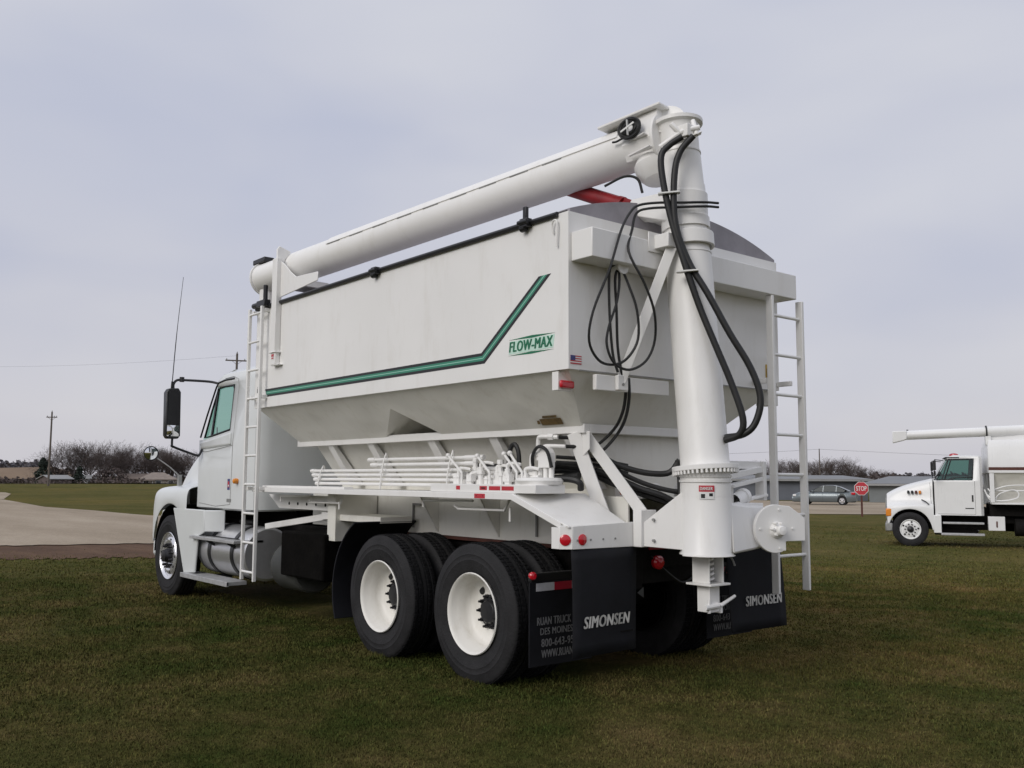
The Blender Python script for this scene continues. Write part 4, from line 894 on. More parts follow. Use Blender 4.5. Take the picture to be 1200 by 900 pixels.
# ================================================================== SECOND TRUCK (own axes, then placed)
def second_truck():
    t = thing('feed_truck', 'white feed truck with a dark red stripe, red roof lamp and dusty grey hopper', 'truck', (0, 0, 0), 0)
    Wc = 1.02
    # cab
    b = MB()
    def ring(z, xf_, xb, h): return [(xf_, h, z), (xb+.08, h, z), (xb, h-.1, z), (xb, -h+.1, z), (xb+.08, -h, z), (xf_, -h, z)]
    def ring2(z, xf_, xw0, xw1, xb, h):
        half = [(xf_, h, z), (xw0, h, z), (xw1, h, z), (xb+.08, h, z), (xb, h-.1, z)]; return half+[(x, -y, zz) for x, y, zz in half[::-1]]
    b.loft([ring2(.96, -.72, -.78, -1.80, -2.07, Wc), ring2(1.97, -.72, -.80, -1.79, -2.07, Wc), ring2(2.02, -.70, -.83, -1.79, -2.07, Wc), ring2(2.68, -1.10, -1.16, -1.83, -2.07, .95), ring2(2.75, -1.16, -1.2, -1.83, -2.06, .92), ring2(2.80, -1.3, -1.33, -1.8, -2.0, .78)])
    b.bm.faces.ensure_lookup_table(); kill = []
    for fc in b.bm.faces:
        c = fc.calc_center_median(); n_ = [v.co.y for v in fc.verts]
        if 2.1 < c.z < 2.6 and -1.75 < c.x < -.9 and abs(c.y) > .8: kill.append(fc)
        if 2.1 < c.z < 2.6 and max(n_) > .8 and min(n_) < -.8 and c.x > -1.1: kill.append(fc)
    bmesh.ops.delete(b.bm, geom=kill, context='FACES_ONLY')
    cab2 = b.build('cab', 'farwhite', t, ang=30); so = cab2.modifiers.new('thick', 'SOLIDIFY'); so.thickness = .03; so.offset = -1
    for s in (1, -1):
        b = MB(); b.poly([(-.83, s*1.005, 2.02), (-1.79, s*1.005, 2.02), (-1.83, s*.94, 2.68), (-1.16, s*.94, 2.68)]); b.build('window_pane', 'glassdark', cab2, normals=False)
        b = MB(); b.path([(-.86, s*1.012, 2.04), (-1.2, s*1.012, 2.04), (-1.32, s*1.012, 2.10), (-1.78, s*1.012, 2.12)], .016, 6, smooth=False); b.path([(-1.02, s*1.016, 2.04), (-1.22, s*.955, 2.66)], .022, 6, smooth=False); b.path([(-.80, s*1.015, 2.03), (-1.14, s*.957, 2.67), (-1.84, s*.957, 2.68), (-1.79, s*1.012, 2.06)], .014, 6, smooth=False); b.build('window_gasket', 'plastic', cab2)
        b = MB(); b.path([(-.80, s*1.021, 1.0), (-1.84, s*1.021, 1.0), (-1.84, s*1.021, 2.0)], .006, 5, smooth=False); b.path([(-.62, s*1.0, 1.1), (-.60, s*1.0, 1.95)], .006, 5, smooth=False); b.build('door_seam', 'grey', cab2)
        b = MB(); b.bb(-1.79, -1.75, min(s*1.021, s*1.04), max(s*1.021, s*1.04), 1.38, 1.58); b.bb(-1.80, -1.56, min(s*1.021, s*1.026), max(s*1.021, s*1.026), 1.16, 1.19); b.build('door_handle', 'plastic', cab2, .01)
        # mirror
        b = MB(); b.path([(-1.0, s*.97, 2.62), (-.80, s*1.28, 2.64), (-.74, s*1.30, 2.60), (-.74, s*1.30, 2.15), (-.80, s*1.02, 2.05)], .014, 6); b.bb(-.78, -.70, s*1.30-.09, s*1.30+.09, 2.33, 2.62); b.bb(-.77, -.71, s*1.30-.08, s*1.30+.08, 2.18, 2.30); b.build('mirror', 'plastic', t, .01)
    b = MB(); b.poly([(-.71, .97, 2.03), (-.71, -.97, 2.03), (-1.09, -.92, 2.67), (-1.09, .92, 2.67)]); b.build('windshield', 'glassdark', cab2, normals=False)
    b = MB(); b.bb(-1.25, -.75, -.9, .9, 1.6, 1.98); b.bb(-1.95, -1.5, .2, .75, 1.5, 2.0); b.bb(-1.95, -1.8, .2, .75, 2.0, 2.35); b.build('cab_interior', 'black', cab2, .03)
    b = MB(); b.lathe([(0, .14), (.05, .13), (.08, .07), (.085, 0)], (-1.35, 0, 2.79), (0, 0, 1), 16); b.build('roof_lamp', 'redlens', cab2)
    b = MB(); b.bb(-1.45, -1.05, -.95, .95, 2.70, 2.735); b.build('sun_visor', 'plastic', cab2, .01)
    # hood
    def hs(x):
        u = (x+.68)/1.34; zh = 2.05-.33*u-.16*u**4; wh = .88-.12*u; yo = 1.12-.10*max(0, (u-.6)/.4)**2
        arch = .62**2-(x-.0)**2; zl = .52+math.sqrt(arch) if arch > 0 else (.55 if x > 0 else .45)
        zf = 1.28-.10*max(0, u-.5)
        zl = min(zl, zf-.03)
        half = [(yo, zl), (yo, zf-.04), (yo-.06, zf), (wh+.06, zf+.04), (wh, zf+.16), (wh-.05, zh-.10), (wh-.16, zh), (.3, zh+.03)]
        return [(x, y, z) for y, z in half]+[(x, -y, z) for y, z in half[::-1]]
    b = MB(); b.loft([hs(x) for x in (-.68, -.63, -.61, -.5, -.35, -.2, 0, .2, .35, .5, .6, .625, .66)], cap=False, closed=False); b.poly(hs(.66))
    hd = b.build('hood', 'farwhite', t, ang=45); so = hd.modifiers.new('thick', 'SOLIDIFY'); so.thickness = .02; so.offset = -1
    sd_ = hd.modifiers.new('smooth', 'SUBSURF'); sd_.levels = 1; sd_.render_levels = 2
    b = MB(); b.bb(.50, .72, -1.08, 1.08, .44, .70); b.build('front_bumper', 'grey', t, .04)
    b = MB(); b.bb(.665, .70, -.5, .5, .8, 1.45); b.build('grille', 'grey', hd, .02)
    for s in (1, -1):
        b = MB(); b.bb(.52, .69, s*1.0-.10, s*1.0+.065, .90, 1.14); b.build('turn_signal', 'amber', hd, .03)
        for x, k in ((.02, 'plastic'), (-.09, 'plastic'), (-.20, 'rust'), (-.31, 'amber')):
            b = MB(); b.bb(x-.035, x+.035, min(s*.84, s*.91), max(s*.84, s*.91), 1.60, 1.70); b.build('hood_louvre', k, hd, .015)
        b = MB(); rings = [[(.61*math.cos(math.pi*i/14), s*y, .52+.61*math.sin(math.pi*i/14)) for y in (1.08, .55)] for i in range(15)]; b.loft(rings, cap=False, closed=False); b.build('wheel_well', 'dark', hd)
        b = MB(); b.path([(-.35, s*.96, 1.42), (-.46, s*1.06, 1.36), (-.55, s*1.12, 1.28)], .02, 6); b.build('hood_latch', 'plastic', hd)
        # steps + skirt
        b = MB(); b.bb(-.88, -.66, min(s*.98, s*1.12), max(s*.98, s*1.12), .42, .96); b.build('step_skirt', 'farwhite', t, .02)
        b = MB(); b.bb(-2.05, -.92, min(s*.9, s*1.14), max(s*.9, s*1.14), .70, .76); b.bb(-2.05, -.86, min(s*.95, s*1.18), max(s*.95, s*1.18), .36, .43); each(b, 'cab_step', 'step', t, .01)
        b = MB(); b.bb(-2.62, -2.17, s*.86-.12, s*.86+.12, .52, .94); b.build('tool_box', 'farwhite', t, .01)
        b = MB(); b.bb(-2.42, -2.38, s*.985-.006, s*.985+.006, .62, .80); b.build('box_latch', 'rust', t)
    # wheels
    def wheel2(x, side, steer):
        yo = side*(.97 if steer else 1.0); o = (x, yo, .515); d = (0, side, 0)
        b = MB(); b.lathe([(.10, .29), (.125, .305), (.125, .285), (.09, .26), (.11, .22), (.12, .15), (.10, .1), (.10, .0)] if steer else [(.12, .29), (.135, .305), (.13, .285), (0, .25), (-.03, .2), (-.03, .0)], o, d, 36)
        w = b.build('wheel', 'farwhite', t, ang=50)
        b = MB(); b.lathe(tyre_prof(.28, .52, .29), o, (0, 1, 0), 56); b.build('tyre', 'tyre', w, ang=40)
        b = MB(); yy = .12 if steer else -.02
        b.lathe([(yy-.02, .10), (yy+.05, .085), (yy+.07, 0)], o, d, 16)
        for i in range(10):
            a = 2*math.pi*i/10; c = Vector((x+.155*math.cos(a), yo+side*yy*.9, .515+.155*math.sin(a))); b.tube(c, c+Vector((0, side*.04, 0)), .022, n=6)
        for i in range(5):
            a = 2*math.pi*i/5+.5; c = Vector((x+.225*math.cos(a), yo+side*yy*.93, .515+.225*math.sin(a))); b.tube(c, c+Vector((0, side*.006, 0)), .03, n=10)
        b.build('hub', 'plastic', w)
    for s in (1, -1):
        wheel2(0, s, True); wheel2(-5.2, s, False); wheel2(-6.5, s, False)
    b = MB()
    for s in (1, -1): b.bb(-7.6, .5, s*.42-.04, s*.42+.04, .72, 1.0); b.bb(-7.3, -2.25, s*.55-.15, s*.55+.15, .95, 1.305)  # upper blocks added as dark fill for the shade below the platform
    b.bb(-2.2, .45, -.35, .35, .5, 1.2)
    b.tube((0, -.9, .515), (0, .9, .515), .06); b.tube((-5.2, -.9, .515), (-5.2, .9, .515), .08); b.tube((-6.5, -.9, .515), (-6.5, .9, .515), .08)
    b.tube((-2.9, .7, .62), (-4.2, .7, .62), .26, n=20); b.bb(-4.4, -2.7, -.9, -.3, .45, 1.1); b.bb(-1.9, -.7, .3, .7, .35, .55)
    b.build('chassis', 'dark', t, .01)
    # body
    b = MB(); X0, X1, Z0, Z1 = -2.22, -7.4, 2.24, 3.24
    b.loft([[(X0, 1.2, Z0), (X1, 1.2, Z0), (X1, -1.2, Z0), (X0, -1.2, Z0)], [(X0, 1.2, 3.02), (X1, 1.2, 3.02), (X1, -1.2, 3.02), (X0, -1.2, 3.02)], [(X0-.05, 1.05, Z1), (X1, 1.05, Z1), (X1, -1.05, Z1), (X0-.05, -1.05, Z1)]])
    body = b.build('hopper_body', 'farwhite', t, .02)
    b = MB()
    for s in (1, -1): b.bb(X1, X0-.004, s*1.2-.003, s*1.2+.003, 2.33, 2.42)
    b.build('red_stripe', 'rust', body)
    b = MB(); b.loft([[(X0-.1, 1.15, 2.239), (X1+.05, 1.15, 2.239), (X1+.05, -1.15, 2.239), (X0-.1, -1.15, 2.239)], [(X0-.15, .55, 1.36), (X1+.2, .55, 1.36), (X1+.2, -.55, 1.36), (X0-.15, -.55, 1.36)]]); b.build('hopper_bottom', 'hopper', body)
    b = MB()
    for s in (1, -1):
        b.bb(X1, X0-.05, s*.85-.32, s*.85+.32, 1.31, 1.36); b.bb(X0-.14, X0-.02, s*1.15-.04, s*1.15+.04, 1.361, 2.238)
    b.build('running_platform', 'farwhite', t, .006)
    b = MB(); b.bb(-2.35, -2.24, 1.165, 1.175, 1.37, 1.43); b.build('marker_lamp', 'redlens', body)
    for pts in ([(-2.3, 1.05, 1.40), (-2.25, 1.06, 1.65), (-2.5, 1.06, 1.80), (-2.9, 1.05, 1.88), (-3.6, 1.05, 1.87), (-5.5, 1.05, 1.86)], [(-2.15, 1.0, 1.62), (-2.32, 1.08, 1.45), (-2.6, 1.05, 1.42), (-2.95, 1.05, 1.50), (-3.0, 1.05, 1.65), (-2.85, 1.05, 1.74), (-2.5, 1.05, 1.62), (-2.35, 1.05, 1.42)], [(-2.1, 1.0, 1.75), (-2.2, 1.05, 1.5), (-2.3, 1.05, 1.38)], [(-2.4, 1.0, 1.72), (-5.5, 1.0, 1.72)], [(-2.2, .95, 1.78), (-2.3, 1.0, 1.6), (-2.25, 1.0, 1.4)]):
        b = MB(); b.path(pts, .02, 8); b.build('hydraulic_pipe', 'farwhite', body)
    # auger with dog-leg bracket
    b = MB(); b.tube((.20, .75, 3.42), (-2.25, .78, 3.50), .145, n=28); b.tube((-2.24, .78, 3.50), (-7.0, .45, 3.66), .165, n=28); ag = b.build('top_auger', 'farwhite', t)
    b = MB(); b.lathe([(-.02, .19), (.02, .19)], (-2.24, .78, 3.50), (1, 0, -.03), 24, cap=True); b.build('joint_flange', 'black', ag)
    b = MB(); b.prism([(.0, 3.30), (.10, 3.26), (.42, 3.18), (.42, 3.55), (.10, 3.56), (.0, 3.56)], 'y', .58, .92); b.build('auger_spout', 'farwhite', ag, .02)
    b = MB(); b.bb(-2.35, -2.20, .55, .95, 3.10, 3.36); b.prism([(-2.3, 3.1), (-3.4, 3.2), (-3.4, 3.5), (-2.6, 3.4), (-2.3, 3.36)], 'y', .74, .80); b.build('auger_cradle', 'farwhite', t, .01)
    b = MB(); b.tube((-.02, .75, 3.55), (-.02, .75, 3.60), .03, n=8); b.build('lamp_housing', 'plastic', ag)
    return t
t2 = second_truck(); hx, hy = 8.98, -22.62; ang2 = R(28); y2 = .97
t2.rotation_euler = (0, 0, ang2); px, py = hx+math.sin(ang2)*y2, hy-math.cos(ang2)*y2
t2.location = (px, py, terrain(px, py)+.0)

# ================================================================== CAR
def make_car():
    t = thing('parked_car', 'silver grey sedan parked on the road beyond the stop sign', 'car')
    M['carglass'] = mat('dark_car_glass', (.03, .04, .042), .12, 0, .1, 3, spec=.15); M['carpaint'] = mat('silver_blue_paint', (.16, .185, .195), .28, .4, .06, 3, coat=.3)
    def sec(x):
        # nose +x ; length 4.85
        u = (x+2.42)/4.85
        zt_ = .92+.10*math.sin(math.pi*min(1, u*1.05))*.6-.26*smooth(.80, 1.0, u)**1.2+.04*smooth(.25, 0, u)
        if u > .64: zt_ = .99-.09*(u-.64)/.36-.17*smooth(.88, 1.0, u)
        w = .90-.16*smooth(.86, 1, u)-.12*smooth(.10, 0, u)
        zb = .22+.06*smooth(.1, 0, u)
        for wx in (1.38, -1.40):
            a = .36**2-(x-wx)**2
            if a > 0: zb = max(zb, .33+math.sqrt(a))
        zb = min(zb, zt_-.2)
        half = [(w-.04, zb), (w, zb+.04), (w+.0, (zb+zt_)*.5+.05), (w-.05, zt_-.10), (w-.16, zt_-.01), (.35, zt_+.02)]
        return [(x, y, z) for y, z in half]+[(x, -y, z) for y, z in half[::-1]]
    xs = [-2.42, -2.36, -2.2, -2.0, -1.77, -1.74, -1.65, -1.5, -1.4, -1.3, -1.15, -1.06, -1.03, -.5, 0, .5, .98, 1.01, 1.12, 1.26, 1.38, 1.5, 1.64, 1.73, 1.76, 2.0, 2.2, 2.36, 2.43]
    b = MB(); b.loft([sec(x) for x in xs], cap=True, closed=True); body = b.build('body', 'carpaint', t, ang=50)
    # greenhouse
    b = MB()
    def gr(x, z, w): return [(x, w, z), (x, -w, z)]
    prof = [(1.05, .97), (.25, 1.38), (-.2, 1.46), (-.75, 1.45), (-1.2, 1.35), (-1.95, 1.03)]
    rings = []
    for x, z in prof: hw = .80-.26*(z-.97); rings.append([(x, hw, z), (x, hw-.12, z+.02), (x, -hw+.12, z+.02), (x, -hw, z)])
    b.loft(rings, cap=False, closed=False); b.build('roof', 'carpaint', body)
    for s in (1, -1):
        b = MB(); b.use('black')
        ws = [(.98, .98), (.25, 1.36), (-.2, 1.44), (-.72, 1.43), (-1.15, 1.34), (-1.65, 1.10), (-1.55, .98)]
        b.poly([(x, s*(.792-.26*(z-.97)+.008), z-.004) for x, z in ws]); b.build('side_window', 'carglass', body, normals=False)
        b = MB()
        for x0_, x1_ in ((.05, -.02), (-.95, -1.0)): b.bar((x0_, s*.79, .98), (x1_, s*.70, 1.43), .02, .05, (1, 0, 0))
        b.build('pillar', 'carpaint', body)
        b = MB(); b.bb(-2.40, -2.10, min(s*.62, s*.87), max(s*.62, s*.87), .78, .95); b.build('tail_lamp', 'redlens', body, .03)
        b = MB(); b.bb(2.1, 2.36, min(s*.5, s*.80), max(s*.5, s*.80), .62, .78); b.build('headlight', 'decal_white', body, .03)
        b = MB(); b.bb(.72, .90, min(s*.86, s*1.02), max(s*.86, s*1.02), .96, 1.08); b.build('door_mirror', 'carpaint', body, .03)
        b = MB(); b.path([(.06, s*.902, .35), (.06, s*.900, .94)], .004, 4); b.path([(-.95, s*.902, .62), (-.95, s*.895, .94)], .004, 4); b.path([(.95, s*.902, .35), (1.0, s*.89, .94)], .004, 4); b.build('door_seam', 'black', body)
        for x in (1.38, -1.40):
            b = MB(); o = (x, s*.80, .325); b.lathe([(.06, .20), (.09, .225), (.09, .20), (.06, .18), (.07, .06), (.07, 0)], o, (0, s, 0), 24)
            w = b.build('wheel', 'chrome', t); b = MB(); b.lathe([(-.1, .21), (-.105, .28), (-.09, .325), (.09, .325), (.105, .28), (.1, .21)], o, (0, s, 0), 36); b.build('tyre', 'tyre', w)
            b = MB()
            for i in range(5):
                a = 2*math.pi*i/5+.3; b.lathe([(.069, .045), (.071, 0)], (x+.13*math.cos(a), s*.80, .325+.13*math.sin(a)), (0, s, 0), 10)
            b.build('rim_slot', 'black', w)
    b = MB(); b.poly([(1.06, .76, .985), (1.06, -.76, .985), (.26, -.66, 1.385), (.26, .66, 1.385)]); b.build('windshield', 'carglass', body, normals=False)
    b = MB(); b.bb(-1.6, 1.0, -.68, .68, .6, 1.0); b.build('cabin', 'black', body)
    b = MB(); b.bb(-2.3, 2.3, -.72, .72, .2, .55); b.build('underbody', 'black', t)
    return t
car = make_car(); cx_, cy_ = bearing(966, 71.5); car.location = (cx_, cy_, terrain(cx_, cy_)+.03); car.scale = (.95, .97, 1)
car.rotation_euler = (0, 0, R(25))
# ================================================================== GROUND
def struct(o): o['kind'] = 'structure'; return o
def noise_tree(nt, geo=True):
    """shared turf colour: dull green lawn with tan thatch and darker clover patches, in world space"""
    g = N(nt, 'ShaderNodeNewGeometry')
    def nz(scale, detail=5, rough=.6, stretch=None):
        n = N(nt, 'ShaderNodeTexNoise', Scale=scale, Detail=detail, Roughness=rough)
        nt.links.new(g.outputs['Position'], n.inputs['Vector']); return n.outputs['Fac']
    big = ramp(nt, nz(.22, 4), [(.36, (.040, .060, .013)), (.50, (.080, .076, .024)), (.66, (.165, .112, .052))])
    mid = ramp(nt, nz(1.3, 6, .65), [(.34, (.032, .053, .011)), (.50, (.080, .074, .024)), (.70, (.180, .122, .060))])
    m1 = N(nt, 'ShaderNodeMixRGB'); m1.inputs[0].default_value = .55
    nt.links.new(big.outputs[0], m1.inputs[1]); nt.links.new(mid.outputs[0], m1.inputs[2])
    # tan dormant turf away from the truck, with its lighter unshaded look painted in
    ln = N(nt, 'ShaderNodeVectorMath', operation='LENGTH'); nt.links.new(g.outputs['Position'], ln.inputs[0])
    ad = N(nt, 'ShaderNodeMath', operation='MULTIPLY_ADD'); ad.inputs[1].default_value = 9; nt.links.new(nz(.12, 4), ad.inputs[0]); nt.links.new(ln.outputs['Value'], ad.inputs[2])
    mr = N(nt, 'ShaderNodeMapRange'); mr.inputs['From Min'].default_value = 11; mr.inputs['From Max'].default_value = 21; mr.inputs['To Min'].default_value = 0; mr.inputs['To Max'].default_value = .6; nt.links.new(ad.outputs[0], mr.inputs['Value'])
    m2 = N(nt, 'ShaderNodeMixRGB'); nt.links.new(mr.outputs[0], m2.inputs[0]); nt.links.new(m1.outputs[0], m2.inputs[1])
    far_turf = ramp(nt, nz(.35, 6, .7), [(.35, (.090, .094, .028)), (.55, (.138, .120, .042)), (.75, (.20, .146, .068))]); nt.links.new(far_turf.outputs[0], m2.inputs[2])
    wide = ramp(nt, nz(.05, 5, .65), [(.34, (.72, .76, .68)), (.50, (1, 1, 1)), (.66, (1.18, 1.08, 1.0))])
    mw = N(nt, 'ShaderNodeMixRGB', blend_type='MULTIPLY'); mw.inputs[0].default_value = 1; nt.links.new(m2.outputs[0], mw.inputs[1]); nt.links.new(wide.outputs[0], mw.inputs[2]); m2 = mw
    cl = ramp(nt, nz(6.5, 5, .7), [(.30, (.60, .64, .58)), (.52, (1, 1, 1)), (.74, (1.3, 1.24, 1.18))])
    m3 = N(nt, 'ShaderNodeMixRGB', blend_type='MULTIPLY'); m3.inputs[0].default_value = .8; nt.links.new(m2.outputs[0], m3.inputs[1]); nt.links.new(cl.outputs[0], m3.inputs[2])
    return g, m3.outputs[0], nz
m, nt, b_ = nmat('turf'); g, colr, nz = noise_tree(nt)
fine = ramp(nt, nz(26, 6, .75), [(.3, (.65, .65, .65)), (.7, (1.2, 1.2, 1.2))])
mu = N(nt, 'ShaderNodeMixRGB', blend_type='MULTIPLY'); mu.inputs[0].default_value = 1
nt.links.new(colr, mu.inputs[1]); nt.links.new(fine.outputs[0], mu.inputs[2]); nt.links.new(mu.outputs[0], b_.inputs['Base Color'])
b_.inputs['Roughness'].default_value = .95; b_.inputs['Specular IOR Level'].default_value = .02
bp = N(nt, 'ShaderNodeBump', Strength=.8, Distance=.03); nt.links.new(nz(40, 5, .7), bp.inputs['Height']); nt.links.new(bp.outputs[0], b_.inputs['Normal'])
M['turf'] = m
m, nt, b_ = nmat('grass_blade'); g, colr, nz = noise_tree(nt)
hs_ = N(nt, 'ShaderNodeHueSaturation')
rnd = g.outputs['Random Per Island']
rr = N(nt, 'ShaderNodeMapRange'); rr.inputs['To Min'].default_value = .72; rr.inputs['To Max'].default_value = 1.42; nt.links.new(rnd, rr.inputs['Value']); nt.links.new(rr.outputs[0], hs_.inputs['Value'])
r2 = N(nt, 'ShaderNodeMath', operation='FRACT'); r3 = N(nt, 'ShaderNodeMath', operation='MULTIPLY'); r3.inputs[1].default_value = 17.3; nt.links.new(rnd, r3.inputs[0]); nt.links.new(r3.outputs[0], r2.inputs[0])
r4 = N(nt, 'ShaderNodeMapRange'); r4.inputs['To Min'].default_value = .485; r4.inputs['To Max'].default_value = .535; nt.links.new(r2.outputs[0], r4.inputs['Value']); nt.links.new(r4.outputs[0], hs_.inputs['Hue'])
nt.links.new(colr, hs_.inputs['Color']); nt.links.new(hs_.outputs[0], b_.inputs['Base Color']); b_.inputs['Roughness'].default_value = .9; b_.inputs['Specular IOR Level'].default_value = .04
M['blade'] = m
def ground_mat(name, lo, mid, hi, sc_, bump=.4):
    m, nt, b_ = nmat(name); g = N(nt, 'ShaderNodeNewGeometry')
    mp = N(nt, 'ShaderNodeMapping'); mp.inputs['Rotation'].default_value = (0, 0, R(-40)); mp.inputs['Scale'].default_value = (.25, 1, 1); nt.links.new(g.outputs['Position'], mp.inputs[0])
    n = N(nt, 'ShaderNodeTexNoise', Scale=sc_, Detail=6, Roughness=.65); nt.links.new(mp.outputs[0], n.inputs['Vector'])
    r = ramp(nt, n.outputs['Fac'], [(.3, lo), (.5, mid), (.7, hi)])
    n2 = N(nt, 'ShaderNodeTexNoise', Scale=18, Detail=6, Roughness=.8); nt.links.new(g.outputs['Position'], n2.inputs['Vector'])
    r2 = ramp(nt, n2.outputs['Fac'], [(.3, (.7, .7, .7)), (.7, (1.2, 1.2, 1.2))])
    mu = N(nt, 'ShaderNodeMixRGB', blend_type='MULTIPLY'); mu.inputs[0].default_value = 1; nt.links.new(r.outputs[0], mu.inputs[1]); nt.links.new(r2.outputs[0], mu.inputs[2])
    nt.links.new(mu.outputs[0], b_.inputs['Base Color']); b_.inputs['Roughness'].default_value = .95; b_.inputs['Specular IOR Level'].default_value = .2
    bp = N(nt, 'ShaderNodeBump', Strength=bump, Distance=.02); nt.links.new(n2.outputs['Fac'], bp.inputs['Height']); nt.links.new(bp.outputs[0], b_.inputs['Normal'])
    return m
M['gravel'] = ground_mat('gravel', (.26, .21, .15), (.33, .27, .20), (.40, .335, .255), .35)
M['soil'] = ground_mat('bare_soil', (.070, .038, .022), (.10, .056, .032), (.14, .084, .050), 1.2)
M['bank'] = ground_mat('bank_grass', (.070, .075, .030), (.085, .085, .036), (.115, .10, .048), .15)
M['asphalt'] = ground_mat('pale_asphalt', (.16, .155, .15), (.20, .19, .18), (.24, .23, .21), .3)
M['field'] = ground_mat('stubble_field', (.15, .10, .065), (.20, .14, .09), (.25, .18, .12), .02)
# one ground sheet: rings round the camera, denser near it
radii = [0.01]+list(np.linspace(1, 30, 30))+list(np.linspace(32, 220, 80))+list(np.geomspace(235, 6000, 22)); na = 180
V = []; Fc = []
for r in radii:
    for k in range(na):
        a = 2*math.pi*k/na; x, y = CAM.x+r*math.cos(a), CAM.y+r*math.sin(a); V.append((x, y, terrain(x, y)))
for i in range(len(radii)-1):
    for k in range(na):
        j = (k+1) % na; Fc.append((i*na+k, (i+1)*na+k, (i+1)*na+j, i*na+j))
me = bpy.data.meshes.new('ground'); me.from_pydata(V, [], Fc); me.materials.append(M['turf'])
for p in me.polygons: p.use_smooth = True
gr = bpy.data.objects.new('ground', me); COL.objects.link(gr); struct(gr)
def rpt(u, v, z=0.0):
    d = fw+rt*((u-600)/FPX)-up*((v-450)/FPX); t = (z-CAM.z)/d.z; p = CAM+d*t; return p.x, p.y
def sheet(name, m, rows, lift, nu=24, nv=14, jt=.09):
    """rows: two border polylines (same count); skinned and draped on the terrain"""
    A_, B_ = rows; b = MB(); g = []
    def samp(P, t):
        f = t*(len(P)-1); i = min(int(f), len(P)-2); q = f-i; return (P[i][0]+(P[i+1][0]-P[i][0])*q, P[i][1]+(P[i+1][1]-P[i][1])*q)
    for i in range(nu+1):
        a, c = samp(A_, i/nu), samp(B_, i/nu); row = []
        for j in range(nv+1):
            x, y = a[0]+(c[0]-a[0])*j/nv, a[1]+(c[1]-a[1])*j/nv
            w_ = jt*(math.sin(i*.9)+.7*math.sin(i*2.3+1)+.5*math.sin(i*4.1+2))*(1 if j == 0 else -1 if j == nv else 0)
            q_ = math.hypot(c[0]-a[0], c[1]-a[1])+1e-6; x += (c[0]-a[0])/q_*w_; y += (c[1]-a[1])/q_*w_
            row.append((x, y, terrain(x, y)+lift))
        g.append(row)
    b.loft(g, cap=False, closed=False); return struct(b.build(name, m))
# left gravel drive (pixels only used to find its edge on flat ground)
near = [rpt(-160, 646), rpt(-60, 643), rpt(0, 641), rpt(60, 640), rpt(120, 639), rpt(175, 638), rpt(240, 637)]
far = [rpt(-160, 582), rpt(-60, 584), rpt(5, 586), rpt(53, 594.7), rpt(107, 598.7), rpt(175, 605), rpt(240, 606)]
sheet('gravel_drive', 'gravel', (near, far), .03, 48, 26)
sheet('gravel_track', 'gravel', ([rpt(-160, 586), rpt(-60, 586), rpt(-10, 586), rpt(4, 585.5)], [rpt(-160, 576), rpt(-60, 576.5), rpt(6, 577.2), rpt(13, 579)]), .026, 16, 8)
sheet('soil_strip', 'soil', ([rpt(-160, 662), rpt(-60, 660), rpt(0, 656), rpt(60, 656), rpt(120, 654), rpt(175, 654), rpt(240, 652)], [(x+1.6*fw.x, y+1.6*fw.y) for x, y in near]), .012, 90, 8, .16)
# bank grass beyond the drive, highway on top
def arc_pts(u0, u1, depth, n): return [bearing(u0+(u1-u0)*i/n, depth) for i in range(n+1)]
sheet('road', 'asphalt', (arc_pts(-500, 420, 147, 40), arc_pts(-500, 420, 171, 40)), .12, 80, 6)
# right hand road
Rn = [bearing(u, 55) for u in range(640, 1500, 40)]; Rf = [bearing(u, 82) for u in range(640, 1500, 40)]
sheet('road_gravel', 'gravel', (Rn, Rf), .03, 60, 16)
# far hill with stubble field on the left
b = MB(); g = []
for i in range(41):
    u = -420+16*i; row = []
    for j, (dep, z) in enumerate(((300, .3), (330, 2.2), (380, 4.4), (440, 5.6), (600, 5.8), (900, -2))):
        x, y = bearing(u, dep); row.append((x, y, z*(1 if j in (0, 5) else smooth(110, 60, u)*(.9+.1*math.sin(u*.02)))+.4))
    g.append(row)
b.loft(g, cap=False, closed=False); struct(b.build('hill', 'field'))

